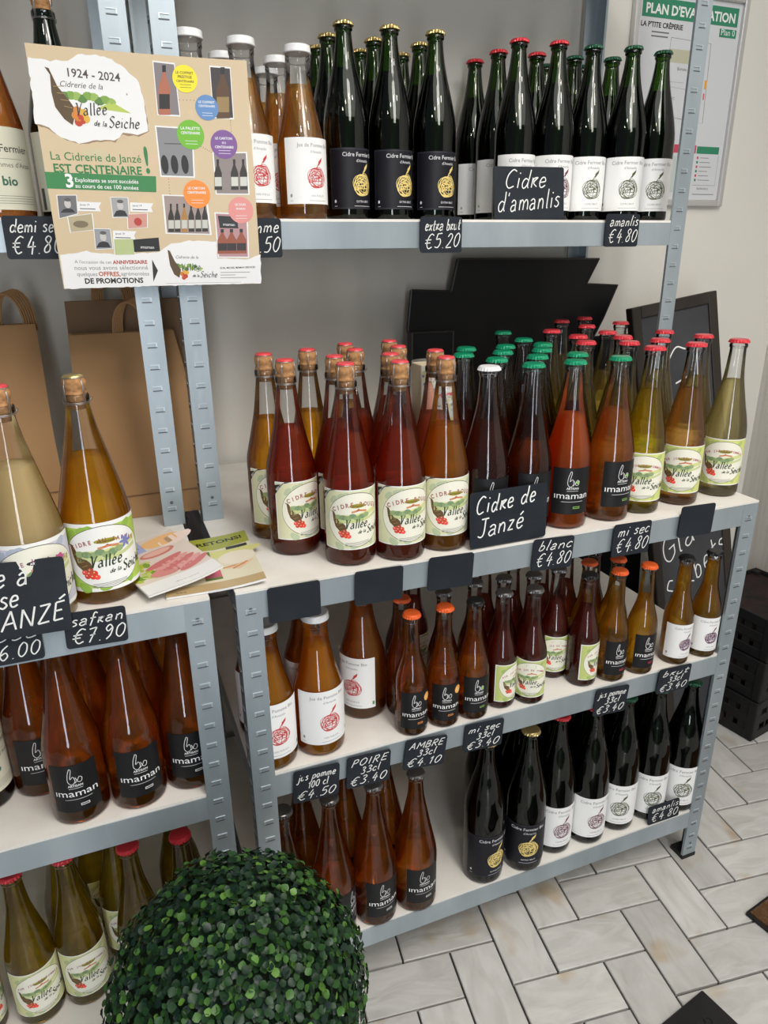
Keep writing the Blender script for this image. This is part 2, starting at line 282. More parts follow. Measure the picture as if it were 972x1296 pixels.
class Art:
    """flat picture in local (x right, y up) metres; every shape has a colour and a layer"""
    def __init__(s): s.V = []; s.F = []; s.c = []; s.n = 0
    def add(s, V, Fc, col, layer):
        b = len(s.V)
        s.V += [(float(x), float(y), layer) for x, y in V]
        for f in Fc: s.F.append(tuple(b+i for i in f)); s.c.append(col)
    def poly(s, pts, col, layer=1): s.add(pts, [tuple(range(len(pts)))], col, layer)
    def rect(s, x0, y0, x1, y1, col, layer=1): s.poly([(x0, y0), (x1, y0), (x1, y1), (x0, y1)], col, layer)
    def ell(s, cx, cy, rx, ry, col, layer=1, n=20, rot=0.0, a0=0.0, a1=2*PI):
        p = []
        for i in range(n):
            a = a0+(a1-a0)*i/(n if a1-a0 > 6.2 else n-1); x = rx*math.cos(a); y = ry*math.sin(a)
            p.append((cx+x*math.cos(rot)-y*math.sin(rot), cy+x*math.sin(rot)+y*math.cos(rot)))
        s.poly(p, col, layer)
    def line(s, pts, wd, col, layer=1, nib=None, closed=False):
        P = [np.array(p, float) for p in pts]
        if closed: P = P+[P[0]]
        L = []; R = []
        for i, p in enumerate(P):
            t = P[min(i+1, len(P)-1)]-P[max(i-1, 0)]
            if closed and i in (0, len(P)-1): t = P[1]-P[-2]
            t = t/(np.hypot(*t)+1e-12); nn = np.array([-t[1], t[0]]); ww = wd/2
            if nib is not None: ww *= 0.35+0.9*abs(t[0]*math.sin(nib)-t[1]*math.cos(nib))
            L.append(p+nn*ww); R.append(p-nn*ww)
        k = len(P); s.add(L+R, [(i+1, i, k+i, k+i+1) for i in range(k-1)], col, layer)
    def text(s, st, p0, p1, col, layer=2, bold=0.0, shear=0.0, hr=1.0):
        """one line whose baseline runs from p0 to p1 (width fitted); hr = height stretch"""
        V, Fc = text_geo(st, bold, shear); x0, x1 = V[:, 0].min(), V[:, 0].max()
        p0 = np.array(p0, float); d = np.array(p1, float)-p0; L = np.hypot(*d); e = d/L; nn = np.array([-e[1], e[0]]); k = L/(x1-x0)
        s.add([p0+e*(v[0]-x0)*k+nn*v[1]*k*hr for v in V], Fc, col, layer)
    def char(s, ch, cx, cy, a, size, col, layer=2, bold=0.0):
        V, Fc = text_geo(ch, bold, 0.0); xm = (V[:, 0].min()+V[:, 0].max())/2; e = np.array([math.cos(a), math.sin(a)]); nn = np.array([-e[1], e[0]])
        s.add([np.array([cx, cy])+e*(v[0]-xm)*size*.86+nn*v[1]*size for v in V], Fc, col, layer)
    def hand(s, st, p0, p1, wd, col, layer=2, hr=1.0, slant=0.28, jit=0.25, nib=None, H=None):
        rnd = random.Random(st); W_ = sum(GL[ch][0]+.9 for ch in st)
        p0 = np.array(p0, float); d = np.array(p1, float)-p0; L = np.hypot(*d); e = d/L; nn = np.array([-e[1], e[0]]); k = L/W_; x = 0
        if H: hr = H/(9*k)
        for ch in st:
            g, strokes = GL[ch]; dy = rnd.uniform(-jit, jit)*1.2; sx = 1+rnd.uniform(-.08, .08)
            for stv in strokes:
                pts = smooth_path([(x+a*sx+slant*b+rnd.uniform(-jit, jit)*.4, b+dy+rnd.uniform(-jit, jit)*.4) for a, b in stv])
                s.line([p0+e*a*k+nn*b*k*hr for a, b in pts], wd, col, layer, nib)
            x += g+.9
    def mesh(s, name, base_off=0.0004, step=0.00016, cut=None, wrap=None, lift=0.0):
        bm = bmesh.new(); cl = bm.loops.layers.float_color.new('Col')
        vs = [bm.verts.new((x, y, l)) for x, y, l in s.V]
        for f, c in zip(s.F, s.c):
            try: fc = bm.faces.new([vs[i] for i in f])
            except ValueError: continue
            for lp in fc.loops: lp[cl] = (*c, 1)
        bm.normal_update()
        for f in bm.faces:
            if f.normal.z < 0: f.normal_flip()
        if cut:
            big = [f for f in bm.faces if len(f.verts) > 4 and f.calc_area() > 0]
            bmesh.ops.triangulate(bm, faces=big)
            xs = [v.co.x for v in bm.verts]; x = min(xs)+cut
            while x < max(xs):
                bmesh.ops.bisect_plane(bm, geom=bm.verts[:]+bm.edges[:]+bm.faces[:], plane_co=(x, 0, 0), plane_no=(1, 0, 0)); x += cut
        for v in bm.verts:
            x, y, l = v.co
            off = base_off+l*step
            if wrap: a = x/wrap; v.co = ((wrap+off)*math.sin(a), -(wrap+off)*math.cos(a), y)
            else: v.co = (x, -off, y)
        for f in bm.faces: f.smooth = bool(wrap)
        return bm_me(bm, name)

# ------------------------------------------------------------------ the room
bm = bmesh.new(); box(bm, -2.2, 3.4, -2.6, 0.80, -0.06, -0.010)
floor = obj('floor', bm, mat('dark_grout', (0.025, 0.024, 0.022), 0.9)); tag(floor, kind='structure')
bm = bmesh.new(); box(bm, -2.2, 1.90, 0.72, 0.80, -0.01, 2.9)
wall = obj('wall_back', bm, M['wall']); tag(wall, kind='structure')
bm = bmesh.new(); box(bm, 1.84, 1.92, -2.6, 0.72, -0.01, 2.9)
vinyl = mat('grained_vinyl_panel', (0.50, 0.475, 0.43), 0.6, 0, 0.3, (7, (0.60, 0.575, 0.53), (6, 9, 0.35)), (40, 0.15))
tag(obj('wall_right', bm, vinyl), kind='structure')
# slate tile herringbone: each tile a piece of the floor
def tile_material():
    m = bpy.data.materials.new('slate_look_tile'); m.use_nodes = True; nt = m.node_tree; b = nt.nodes['Principled BSDF']
    b.inputs['Roughness'].default_value = 0.42
    tc = nt.nodes.new('ShaderNodeTexCoord'); oi = nt.nodes.new('ShaderNodeObjectInfo'); ad = nt.nodes.new('ShaderNodeVectorMath'); ad.operation = 'MULTIPLY_ADD'
    cm = nt.nodes.new('ShaderNodeCombineXYZ'); nt.links.new(oi.outputs['Random'], cm.inputs[0]); nt.links.new(oi.outputs['Random'], cm.inputs[2])
    nt.links.new(cm.outputs[0], ad.inputs[0]); ad.inputs[1].default_value = (17, 17, 17); nt.links.new(tc.outputs['Object'], ad.inputs[2])
    mp = nt.nodes.new('ShaderNodeMapping'); mp.inputs['Scale'].default_value = (4, 11, 5); mp.inputs['Rotation'].default_value = (0, 0, 0.5); nt.links.new(ad.outputs[0], mp.inputs[0])
    n = nt.nodes.new('ShaderNodeTexNoise'); n.inputs['Scale'].default_value = 2.2; n.inputs['Detail'].default_value = 7; n.inputs['Distortion'].default_value = 1.1; nt.links.new(mp.outputs[0], n.inputs['Vector'])
    r = nt.nodes.new('ShaderNodeValToRGB'); r.color_ramp.elements[0].position = 0.3; r.color_ramp.elements[1].position = 0.62
    r.color_ramp.elements[0].color = (0.47, 0.455, 0.43, 1); r.color_ramp.elements[1].color = (0.60, 0.585, 0.56, 1); nt.links.new(n.outputs[0], r.inputs[0])
    n2 = nt.nodes.new('ShaderNodeTexNoise'); n2.inputs['Scale'].default_value = 9; nt.links.new(ad.outputs[0], n2.inputs['Vector'])
    r2 = nt.nodes.new('ShaderNodeValToRGB'); r2.color_ramp.elements[0].position = 0.60; r2.color_ramp.elements[1].position = 0.74
    r2.color_ramp.elements[0].color = (1, 1, 1, 1); r2.color_ramp.elements[1].color = (0.82, 0.66, 0.47, 1); nt.links.new(n2.outputs[0], r2.inputs[0])
    mu = nt.nodes.new('ShaderNodeMix'); mu.data_type = 'RGBA'; mu.blend_type = 'MULTIPLY'; mu.inputs[0].default_value = 1
    nt.links.new(r.outputs[0], mu.inputs[6]); nt.links.new(r2.outputs[0], mu.inputs[7])
    vr = nt.nodes.new('ShaderNodeMapRange'); vr.inputs[3].default_value = 0.84; vr.inputs[4].default_value = 1.06; nt.links.new(oi.outputs['Random'], vr.inputs[0])
    m3 = nt.nodes.new('ShaderNodeMix'); m3.data_type = 'RGBA'; m3.blend_type = 'MULTIPLY'; m3.inputs[0].default_value = 1
    nt.links.new(mu.outputs[2], m3.inputs[6]); nt.links.new(vr.outputs[0], m3.inputs[7]); nt.links.new(m3.outputs[2], b.inputs['Base Color'])
    bp = nt.nodes.new('ShaderNodeBump'); bp.inputs['Strength'].default_value = 0.55; bp.inputs['Distance'].default_value = 0.004
    nt.links.new(n.outputs[0], bp.inputs['Height']); nt.links.new(bp.outputs[0], b.inputs['Normal'])
    return m
MT = tile_material()
m_ = 0.1013; ang = math.radians(-7.6); gx, gy = 0.564, -0.129; ca, sa = math.cos(ang), math.sin(ang)
tmesh = None; k_ = 0
bmr = bmesh.new()
for a in range(-26, 27):
    for b_ in range(-14, 15):
        for hz in (0, 1):
            u0 = a+2*b_; v0 = a-2*b_
            cu_, cv_ = (u0+1, v0+.5) if hz == 0 else (u0+2.5, v0)
            X = gx+(cu_*ca-cv_*sa)*m_; Y = gy+(cu_*sa+cv_*ca)*m_
            if not (-2.0 < X < 1.83 and -1.6 < Y < 0.715): continue
            if 0.25 < X < 1.78 and -0.62 < Y < 0.60 and k_ < 300:
                if tmesh is None:
                    bm = bmesh.new(); box(bm, -m_+.0022, m_-.0022, -m_/2+.0022, m_/2-.0022, -0.009, 0.0)
                    bmesh.ops.bevel(bm, geom=[e for e in bm.edges if min(v.co.z for v in e.verts) > -.001], offset=.0016, segments=1, affect='EDGES')
                    tmesh = bm_me(bm, 'tile'); tmesh.materials.append(MT)
                o = bpy.data.objects.new('tile', tmesh); C.objects.link(o); o.parent = floor; k_ += 1
                o.location = (X, Y, random.uniform(-.0012, 0)); o.rotation_euler = (0, 0, ang+(PI/2 if hz else 0)+(PI if random.random() < .5 else 0))
            else:
                T = Matrix.Translation((X, Y, -.0005)) @ Matrix.Rotation(ang+(PI/2 if hz else 0), 4, 'Z')
                box(bmr, -m_+.0022, m_-.0022, -m_/2+.0022, m_/2-.0022, -0.009, 0.0, 0, T)
tag(obj('outer_tiles', bmr, MT, floor), kind='stuff')

# ------------------------------------------------------------------ shelving
def post_mesh(h, side, foot):
    """angle post, outer corner at x=0,y=0; flange runs to +x*side and +y; height h; pressed slots every 37 mm"""
    bm = bmesh.new(); W = 0.038; t = 0.0016; s = side
    def bx(x0, x1, y0, y1, z0, z1, mi): box(bm, min(x0*s, x1*s), max(x0*s, x1*s), y0, y1, z0, z1, mi)
    bx(0, W, 0, t, 0, h, 0); bx(0, t, t, W, 0, h, 0)
    bx(W-.0014, W, t, .006, 0.006, h, 0); bx(t, .006, W-.0014, W, 0.006, h, 0)
    z = 0.03
    while z < h-.02:
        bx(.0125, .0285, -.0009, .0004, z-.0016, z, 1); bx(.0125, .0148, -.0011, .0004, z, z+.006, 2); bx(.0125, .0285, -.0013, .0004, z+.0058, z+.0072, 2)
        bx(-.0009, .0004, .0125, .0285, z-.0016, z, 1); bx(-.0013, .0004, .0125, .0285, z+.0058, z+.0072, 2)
        z += 0.037
    for zz in (h-.028, .045): 
        n0 = [(.0205+.0032*math.cos(a*PI/4), -.0007, zz+.0032*math.sin(a*PI/4)) for a in range(8)]
        f = bm.faces.new([bm.verts.new((p[0]*s, p[1], p[2])) for p in n0]); f.material_index = 1
    if foot: bx(-.001, W+.001, -.001, W+.001, 0, .010, 3)
    return bm_me(bm, 'post')
PM = {}
def post(parent, x, y, z, h, side, back=False):
    key = (round(h, 3), side)
    if key not in PM:
        PM[key] = post_mesh(h, side, z == 0)
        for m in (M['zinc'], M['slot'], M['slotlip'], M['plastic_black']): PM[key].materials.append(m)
    o = bpy.data.objects.new('post', PM[key]); C.objects.link(o); o.parent = parent; o.location = (x, y, z)
    if back: o.scale = (1, -1, 1)
def beam(parent, name, x0, x1, y0, y1, z0, z1, face):
    bm = bmesh.new(); t = .0015
    if face in 'fb':
        ya, yb = (y0, y0+t) if face == 'f' else (y1-t, y1)
        box(bm, x0, x1, ya, yb, z0, z1); 
        yl = (y0+t, y0+.012) if face == 'f' else (y1-.012, y1-t)
        box(bm, x0, x1, yl[0], yl[1], z0, z0+t); box(bm, x0, x1, yl[0], yl[1], z1-.008, z1-.008+t)
    else:
        xa, xb = (x0, x0+t) if face == 'l' else (x1-t, x1); box(bm, xa, xb, y0, y1, z0, z1)
    obj(name, bm, M['zinc'], parent)
def unit(name, label, x0, x1, y0, y1, zb, ht, levels, bh=.045, fulltop=True):
    r = empty(name, (0, 0, 0)); tag(r, label, 'shelving', 'galvanised shelving units')
    for (x, sd) in ((x0, 1), (x1, -1)):
        post(r, x, y0, zb, ht, sd); post(r, x, y1, zb, ht, sd, True)
    for z in levels:
        top = abs(z-(zb+ht)) < .02
        e = .0022
        beam(r, 'shelf_beam', x0+(.038 if top or True else 0), x1-.038, y0+.0005, y1, z-.0045-bh, z-.0045, 'f')
        beam(r, 'shelf_beam', x0+.038, x1-.038, y0, y1-.0005, z-.0045-bh, z-.0045, 'b')
        beam(r, 'side_beam', x0+.0022, x1, y0+.04, y1-.04, z-.0045-bh, z-.0045, 'l'); beam(r, 'side_beam', x0, x1-.0022, y0+.04, y1-.04, z-.0045-bh, z-.0045, 'r')
        bm = bmesh.new()
        if top: box(bm, x0, x1, y0, y1, z-.0040, z)
        else: box(bm, x0+.0024, x1-.0024, y0+.0026, y1-.0026, z-.012, z)
        for f in bm.faces:
            f.material_index = 0 if abs(f.normal.z) > .5 or f.calc_center_median().z > z-.0001 else 1
        obj('shelf_board', bm, [M['board'], M['boardedge']], r)
    return r
unit('shelving_unit', 'grey steel lower shelving unit of three shelves, long and right of the boxwood ball', 0, 1.046, 0, .69, 0, .916, (.92, .574, .148))
unit('shelving_unit', 'grey steel lower shelving unit at the left edge of the picture', -1.084, -.038, 0, .69, 0, .916, (.92, .568, .145))
unit('shelving_unit', 'upper steel rack carrying the dark capped bottles, standing on the long shelf', .0, 1.071, .323, .69, .9205, 1.22, (1.45, 2.005))
unit('shelving_unit', 'upper steel rack at far left, its right post half covered by the poster', -1.075, -.033, .323, .69, .9205, 1.22, (1.45, 2.005))

# ------------------------------------------------------------------ bottles
PROF = {
 'K': [(.034, 0), (.039, .001), (.0408, .005), (.0415, .012), (.0415, .132), (.0405, .146), (.036, .166), (.0295, .193), (.0235, .221), (.0195, .247), (.0165, .270), (.0152, .281), (.0168, .284), (.0168, .291), (.0148, .293)],
 'C': [(.032, 0), (.037, .001), (.0388, .005), (.0395, .012), (.0395, .128), (.0382, .141), (.0345, .162), (.0298, .182), (.0243, .209), (.0190, .236), (.0162, .266), (.0148, .292), (.0164, .294), (.0164, .300), (.0140, .303)],
 'G': [(.033, 0), (.038, .001), (.0402, .005), (.041, .012), (.041, .124), (.0396, .137), (.0352, .158), (.0298, .180), (.0238, .207), (.0186, .232), (.0160, .258), (.0148, .280), (.0164, .282), (.0164, .288), (.0140, .291)],
 'D': [(.034, 0), (.040, .0015), (.0425, .006), (.043, .014), (.043, .166), (.0416, .182), (.0370, .207), (.0300, .236), (.0224, .266), (.0177, .292), (.0153, .312), (.0148, .322), (.0167, .324), (.0167, .329), (.0148, .332)],
 'J': [(.034, 0), (.041, .0015), (.043, .006), (.0435, .014), (.0435, .112), (.0418, .125), (.0362, .146), (.0290, .172), (.0236, .199), (.0208, .222), (.0204, .238), (.0214, .240), (.0214, .252)],
 'S': [(.024, 0), (.028, .001), (.0297, .005), (.030, .010), (.030, .100), (.0286, .113), (.0240, .131), (.0186, .150), (.0155, .166), (.0136, .200), (.0124, .219), (.0138, .221), (.0138, .227), (.0120, .230)],
 'B': [(.040, 0), (.0465, .001), (.0490, .006), (.0495, .014), (.0495, .124), (.0476, .139), (.0418, .165), (.0342, .197), (.0270, .227), (.0212, .251), (.0175, .272), (.0156, .287), (.0172, .290), (.0172, .297), (.0150, .299)],
 'M': [(.034, 0), (.0405, .001), (.0426, .005), (.043, .012), (.043, .120), (.0410, .137), (.0360, .160), (.0290, .193), (.0212, .234), (.0162, .261), (.0144, .285), (.0140, .298), (.0156, .300), (.0156, .306), (.0136, .308)],
}
HT = {'K': .320, 'C': .310, 'G': .298, 'D': .338, 'J': .262, 'S': .237, 'B': .325, 'M': .315}
def fine(prof, n=3):
    P = smooth_path(prof, n); return [(max(p[0], .0001), p[1]) for p in P]
def glass_me(t):
    bm = bmesh.new(); lathe(bm, PROF[t][:4]+fine(PROF[t][4:], 3), 32); return bm_me(bm, 'glass')
def liquid_me(t, lvl):
    pr = [(r-.0013, max(z, .0035)) for r, z in PROF[t][:4]+fine(PROF[t][4:], 3)]; out = []
    for (r, z), (r1, z1) in zip(pr[:-1], pr[1:]):
        if z < lvl: out.append((r, z))
        if z < lvl <= z1:
            k = (lvl-z)/(z1-z+1e-9); out.append((r+(r1-r)*k, lvl)); break
    out = [out[0]]+[p for p, q_ in zip(out[1:], out[:-1]) if p[1] > q_[1]+1e-5 or abs(p[0]-q_[0]) > 1e-5]
    bm = bmesh.new(); lathe(bm, out, 32); return bm_me(bm, 'liquid')
def crown_me(r0, h):
    bm = bmesh.new(); r = r0+.0016
    lathe(bm, [(r*1.00, h-.0070), (r*1.05, h-.0066), (r*.99, h-.0032), (r*.95, h-.0012), (r*.86, h-.0001), (r*.4, h)], 84, 0, {0: .05, 1: .055, 2: .03}); return bm_me(bm, 'crown_cap')
def lid_me(r, h):
    bm = bmesh.new(); lathe(bm, [(r*.96, h-.012), (r*1.03, h-.0115), (r*1.03, h-.0095), (r, h-.009), (r, h-.003), (r*.965, h-.0008), (r*.88, h), (r*.84, h-.0006), (r*.3, h-.0006)], 40); return bm_me(bm, 'screw_lid')
def cork_me(h):
    bm = bmesh.new(); lathe(bm, [(.0112, h-.046), (.0118, h-.030), (.0148, h-.026), (.0150, h-.023), (.0128, h-.0205), (.0150, h-.017), (.0158, h-.010), (.0142, h-.003), (.0118, h-.0012)], 24); return bm_me(bm, 'cork')
def plate_me(h):
    bm = bmesh.new(); lathe(bm, [(.0138, h-.0042), (.0142, h-.0030), (.0122, h-.0006), (.009, h), (.003, h+.0002)], 24); return bm_me(bm, 'cap_plate')
def cage_me(h):
    bm = bmesh.new(); base = h-.036
    ring = lambda r, z: [(r*math.cos(a*PI/10), r*math.sin(a*PI/10), z) for a in range(20)]
    tube(bm, ring(.0170, base), .0005, 5, True); tube(bm, ring(.0144, h-.0030), .0006, 5, True); tube(bm, ring(.0171, base-.0016), .0004, 5, True)
    for k in range(4):
        a = k*PI/2+.6
        for d in (-.035, .035):
            tube(bm, [(.0176*math.cos(a+d*2), .0176*math.sin(a+d*2), base), (.0168*math.cos(a+d), .0168*math.sin(a+d), h-.014), (.0146*math.cos(a), .0146*math.sin(a), h-.003)], .0005, 5)
    tube(bm, [(.0176, 0, base), (.020, .003, base+.004), (.0205, .006, base+.001), (.0185, .005, base-.002)], .0008, 5)
    return bm_me(bm, 'wire_cage')

# --- label art -----------------------------------------------------
WHT = (.86, .86, .83); CRM = (.84, .82, .70); INK = (.03, .025, .02); DRED = (.45, .03, .04)
def apples(A, cx, cy, s, col=(.55, .03, .02)):
    rnd = random.Random(5)
    for dx, dy in ((-.9, .3), (.1, .7), (.8, .2), (-.5, -.4), (.4, -.5), (1.1, -.6), (-.1, .1)):
        c = tuple(min(1, k*rnd.uniform(.8, 1.7)+rnd.uniform(0, .04)) for k in col)
        A.ell(cx+dx*s, cy+dy*s, s*.52, s*.5, c, 4, 10); A.ell(cx+dx*s-.12*s, cy+dy*s+.14*s, s*.14, s*.12, (.95, .6, .45), 5, 6)
def horn(A, cx, cy, s, col=(.13, .075, .03)):
    pts = [(-1.9, 3.2), (-1.5, 2.9), (-1.35, 1.6), (-1.0, .5), (-.2, -.3), (.3, -.9), (.9, -.3), (.7, .8), (.3, 1.2), (-.3, 1.4), (-.8, 2.2), (-1.2, 3.0)]
    A.poly([(cx+x*s, cy+y*s) for x, y in pts], col, 2)
    for k in range(5): A.line([(cx+(-1.3+.3*k)*s, cy+(1.8-.5*k)*s), (cx+(-.6+.3*k)*s, cy+(1.9-.45*k)*s)], s*.07, (.35, .23, .08), 3)
def script_name(A, x, y, s, col=INK):
    """the cider house's calligraphic name in three parts"""
    wd = .26*s
    A.hand('Vallée', (x, y), (x+5.4*s, y+.25*s), wd, col, 5, 1.25, .25, .1, nib=.7)
    A.hand('de la', (x+3.0*s, y-1.25*s), (x+5.0*s, y-1.15*s), wd*.55, col, 5, 1.0, .25, .1, nib=.7)
    A.hand('Seiche', (x+5.2*s, y-1.5*s), (x+10.2*s, y-1.15*s), wd*.95, col, 5, 1.2, .25, .1, nib=.7)
def fields(A, x0, x1, y, s, tone=0):
    g = [(.30, .40, .18), (.58, .63, .30), (.70, .68, .30), (.20, .30, .15)]
    A.poly([(x0, y), (x0+(x1-x0)*.3, y+.5*s), (x0+(x1-x0)*.7, y+.25*s), (x1, y+.8*s), (x1, y+.3*s), (x0+(x1-x0)*.6, y-.3*s), (x0, y-.5*s)], g[1], 2)
    A.poly([(x0, y+.8*s), (x0+(x1-x0)*.45, y+.9*s), (x1, y+1.6*s), (x1, y+.9*s), (x0+(x1-x0)*.5, y+.3*s), (x0, y+.1*s)], (.66, .68, .30), 2)
    rnd = random.Random(9)
    for k in range(7): A.ell(x0+(x1-x0)*(.06+.10*k), y+(.3+.4*rnd.random())*s, .9*s*.6, .55*s*.7, g[3] if k % 2 else g[0], 3, 9)
def label_landscape(kind):
    A = Art(); w2, h = {'rouge': (.0565, .100), 'jus': (.0545, .094), 'safran': (.068, .104), 'rose': (.068, .104), 'small': (.0405, .080), 'golden': (.050, .098)}[kind]
    edge = {'rouge': (.70, .70, .46), 'jus': (.64, .68, .22), 'safran': (.42, .60, .10), 'rose': (.62, .60, .72), 'small': (.55, .62, .20), 'golden': (.66, .66, .34)}[kind]
    s = w2/.0565; hh = h/.100; X = lambda x: x*w2; Y = lambda y: y*h
    A.rect(-w2, 0, w2, h, WHT, 0)
    if kind in ('rouge', 'jus', 'small', 'golden'): A.rect(-w2+.0018, .0018, w2-.0018, h-.0018, edge, .5); b0 = .0018
    else: A.rect(-w2, .006, w2, h-.006, edge, .5)
    rr = random.Random(4)
    for k in range(10):   # leafy corners
        A.ell(rr.uniform(-.95, .95)*w2, rr.choice((.06, .12, .90, .84))*h, .008*s, .005*s, (edge[0]*.7, edge[1]*.8, edge[2]*.8), .7, 8, rr.uniform(0, 3))
    A.ell(X(.05), Y(.50), X(.86), Y(.455), (.12, .12, .08), 1, 48); A.ell(X(.05), Y(.50), X(.85), Y(.445), CRM if kind != 'safran' else WHT, 1.3, 48)
    fields(A, X(-.55), X(.78), Y(.50), .011*s)
    horn(A, X(-.40), Y(.34), .0098*s*hh)
    apples(A, X(-.32), Y(.27), .0068*s)
    script_name(A, X(-.30), Y(.36), .0070*s, (.03, .05, .02))
    A.line([(X(-.1), Y(.635)), (X(.12), Y(.66)), (X(.34), Y(.64))], .003*s, (.62, .25, .12), 3)
    A.poly([(X(.02), Y(.65)), (X(.10), Y(.69)), (X(.18), Y(.655))], (.45, .12, .06), 3)
    word, c2 = {'rouge': ('CIDRE ROUGE', (.50, .16, .14)), 'jus': ('PUR JUS DE POMMES', (.50, .10, .14)), 'safran': ('CIDRE AU SAFRAN', (.45, .10, .08)), 'rose': ('CIDRE À LA ROSE', (.42, .16, .28)), 'small': ('PUR JUS DE POMME', (.45, .08, .10)), 'golden': ('PUR JUS DE POMMES', (.42, .10, .28))}[kind]
    n = len(word)
    for i, ch in enumerate(word):   # lettering set on an arc
        if ch == ' ': continue
        t = (i+.5)/n*2-1; a = -t*.36; x = X(.05+t*.70); y = Y(.79)-abs(t)**2*h*.10; cw = w2*1.4/n*.78
        A.char(ch, x, y-.006*s, a, min(cw*1.75, .0125*s), tuple(c*.8 for c in c2), 3, .03)
    if kind != 'small': A.ell(X(.08), Y(.735), X(.24), Y(.035), (.35, .31, .04) if kind != 'rose' else (.03, .03, .02), 3, 20); A.text('ARTISANAL', (X(-.10), Y(.715)), (X(.26), Y(.715)), (.08, .07, .02) if kind != 'rose' else WHT, 4, .02)
    if kind == 'rouge': A.poly([(-w2, Y(.78)), (-w2, Y(.94)), (X(-.50), h), (X(-.68), h)], (.02, .02, .02), 4); A.text('BRUT', (X(-.92), Y(.84)), (X(-.72), Y(.95)), WHT, 5)
    if kind == 'rose': 
        for a in range(5): A.ell(X(.50)+.0035*math.cos(a*1.256), Y(.70)+.0035*math.sin(a*1.256), .0035, .003, (.62, .10, .30), 4, 9)
    if kind == 'safran':
        for a in range(6): A.ell(X(.50)+.005*math.cos(a*1.05), Y(.66)+.005*math.sin(a*1.05), .0055, .0022, (.20, .22, .48), 4, 9, a*1.05)
    for k in range(3): A.line([(X(-.30), Y(.115-.022*k)), (X(.42), Y(.13-.022*k))], .0007*s, (.25, .25, .22), 3)
    return A, h
def label_maman(small, tint):
    A = Art(); w2, h = (.029, .076) if small else (.036, .086); X = lambda x: x*w2; Y = lambda y: y*h
    A.rect(-w2, 0, w2, h, (.008, .008, .009), 0); G = (.75, .75, .75)
    # line drawing: finger and loop
    A.line(smooth_path([(X(-.12), Y(.93)), (X(-.22), Y(.80)), (X(-.24), Y(.66)), (X(-.10), Y(.60)), (X(.04), Y(.66)), (X(-.02), Y(.76)), (X(-.14), Y(.72)), (X(-.06), Y(.90)), (X(-.12), Y(.93))]), .0009, G, 2)
    A.line(smooth_path([(X(.06), Y(.74)), (X(.16), Y(.64)), (X(.28), Y(.64)), (X(.32), Y(.71)), (X(.22), Y(.74)), (X(.14), Y(.68)), (X(.02), Y(.62))]), .0009, G, 2)
    if tint == 'green': A.ell(X(.24), Y(.69), .0028, .0028, (.25, .6, .1), 3, 10)
    A.text('ARTISAN', (X(-.28), Y(.545)), (X(.32), Y(.545)), G, 2, .03); A.line([(X(-.26), Y(.51)), (X(.30), Y(.51))], .0007, G, 2)
    A.text('ımaman', (X(-.86), Y(.34)), (X(.90), Y(.34)), (.88, .88, .88), 2, 0, 0, .82); 
    A.line([(X(-.5), Y(.275)), (X(.62), Y(.275))], .0009, (.55, .55, .55), 2)
    pc = {'white': (.7, .7, .68), 'orange': (.75, .25, .05), 'green': (.2, .4, .08), 'red': (.6, .03, .08)}[tint]
    A.rect(X(.10), Y(.12), X(.46), Y(.17), pc, 2); A.rect(X(.13), Y(.135), X(.43), Y(.155), (.03, .03, .03), 3)
    if tint == 'orange':
        A.ell(X(.80), Y(.80), .0072, .0085, (.85, .42, .10), 4, 18); A.ell(X(.80), Y(.80), .0035, .0045, (.80, .55, .25), 5, 12)
    return A, h
def scribble_apple(A, cx, cy, s, col, wd):
    rnd = random.Random(3)
    for k in range(9):
        pts = []; ph = rnd.uniform(0, 6); e = rnd.uniform(.60, 1.0); sc_ = 1.0 if k < 3 else rnd.uniform(.6, .95); ox = rnd.uniform(-.22, .22)*(1.2-sc_)*2; oy = rnd.uniform(-.2, .2)*(1.2-sc_)*2; tl = rnd.uniform(0, 3)
        for i in range(23):
            a = ph+i*2*PI/21; r = sc_*(1-.20*math.exp(-(math.cos(a)/.32)**2)*(1 if math.sin(a) > 0 else .35))+.05*math.sin(3*a+k*1.7)
            X_ = r*math.cos(a); Y_ = r*.95*math.sin(a)
            if k >= 3: X_, Y_ = X_*math.cos(tl)-e*Y_*math.sin(tl), X_*math.sin(tl)+e*Y_*math.cos(tl)
            pts.append((cx+s*(ox+X_), cy+s*(oy+Y_)))
        A.line(pts, wd*.75, col, 2)
    for k in range(6):
        q_ = []
        for i in range(6):
            a = rnd.uniform(0, 2*PI); r = rnd.uniform(.25, .85); q_.append((cx+s*r*math.cos(a), cy+s*r*.92*math.sin(a)))
        A.line(smooth_path(q_), wd*.75, col, 2)
    A.line(smooth_path([(cx, cy+.7*s), (cx+.08*s, cy+1.05*s), (cx+.25*s, cy+1.3*s)]), wd*1.3, col, 2)
    A.poly([(cx+.2*s, cy+1.05*s), (cx+.65*s, cy+1.55*s), (cx+.72*s, cy+1.9*s), (cx+.25*s, cy+1.5*s)], col, 2)
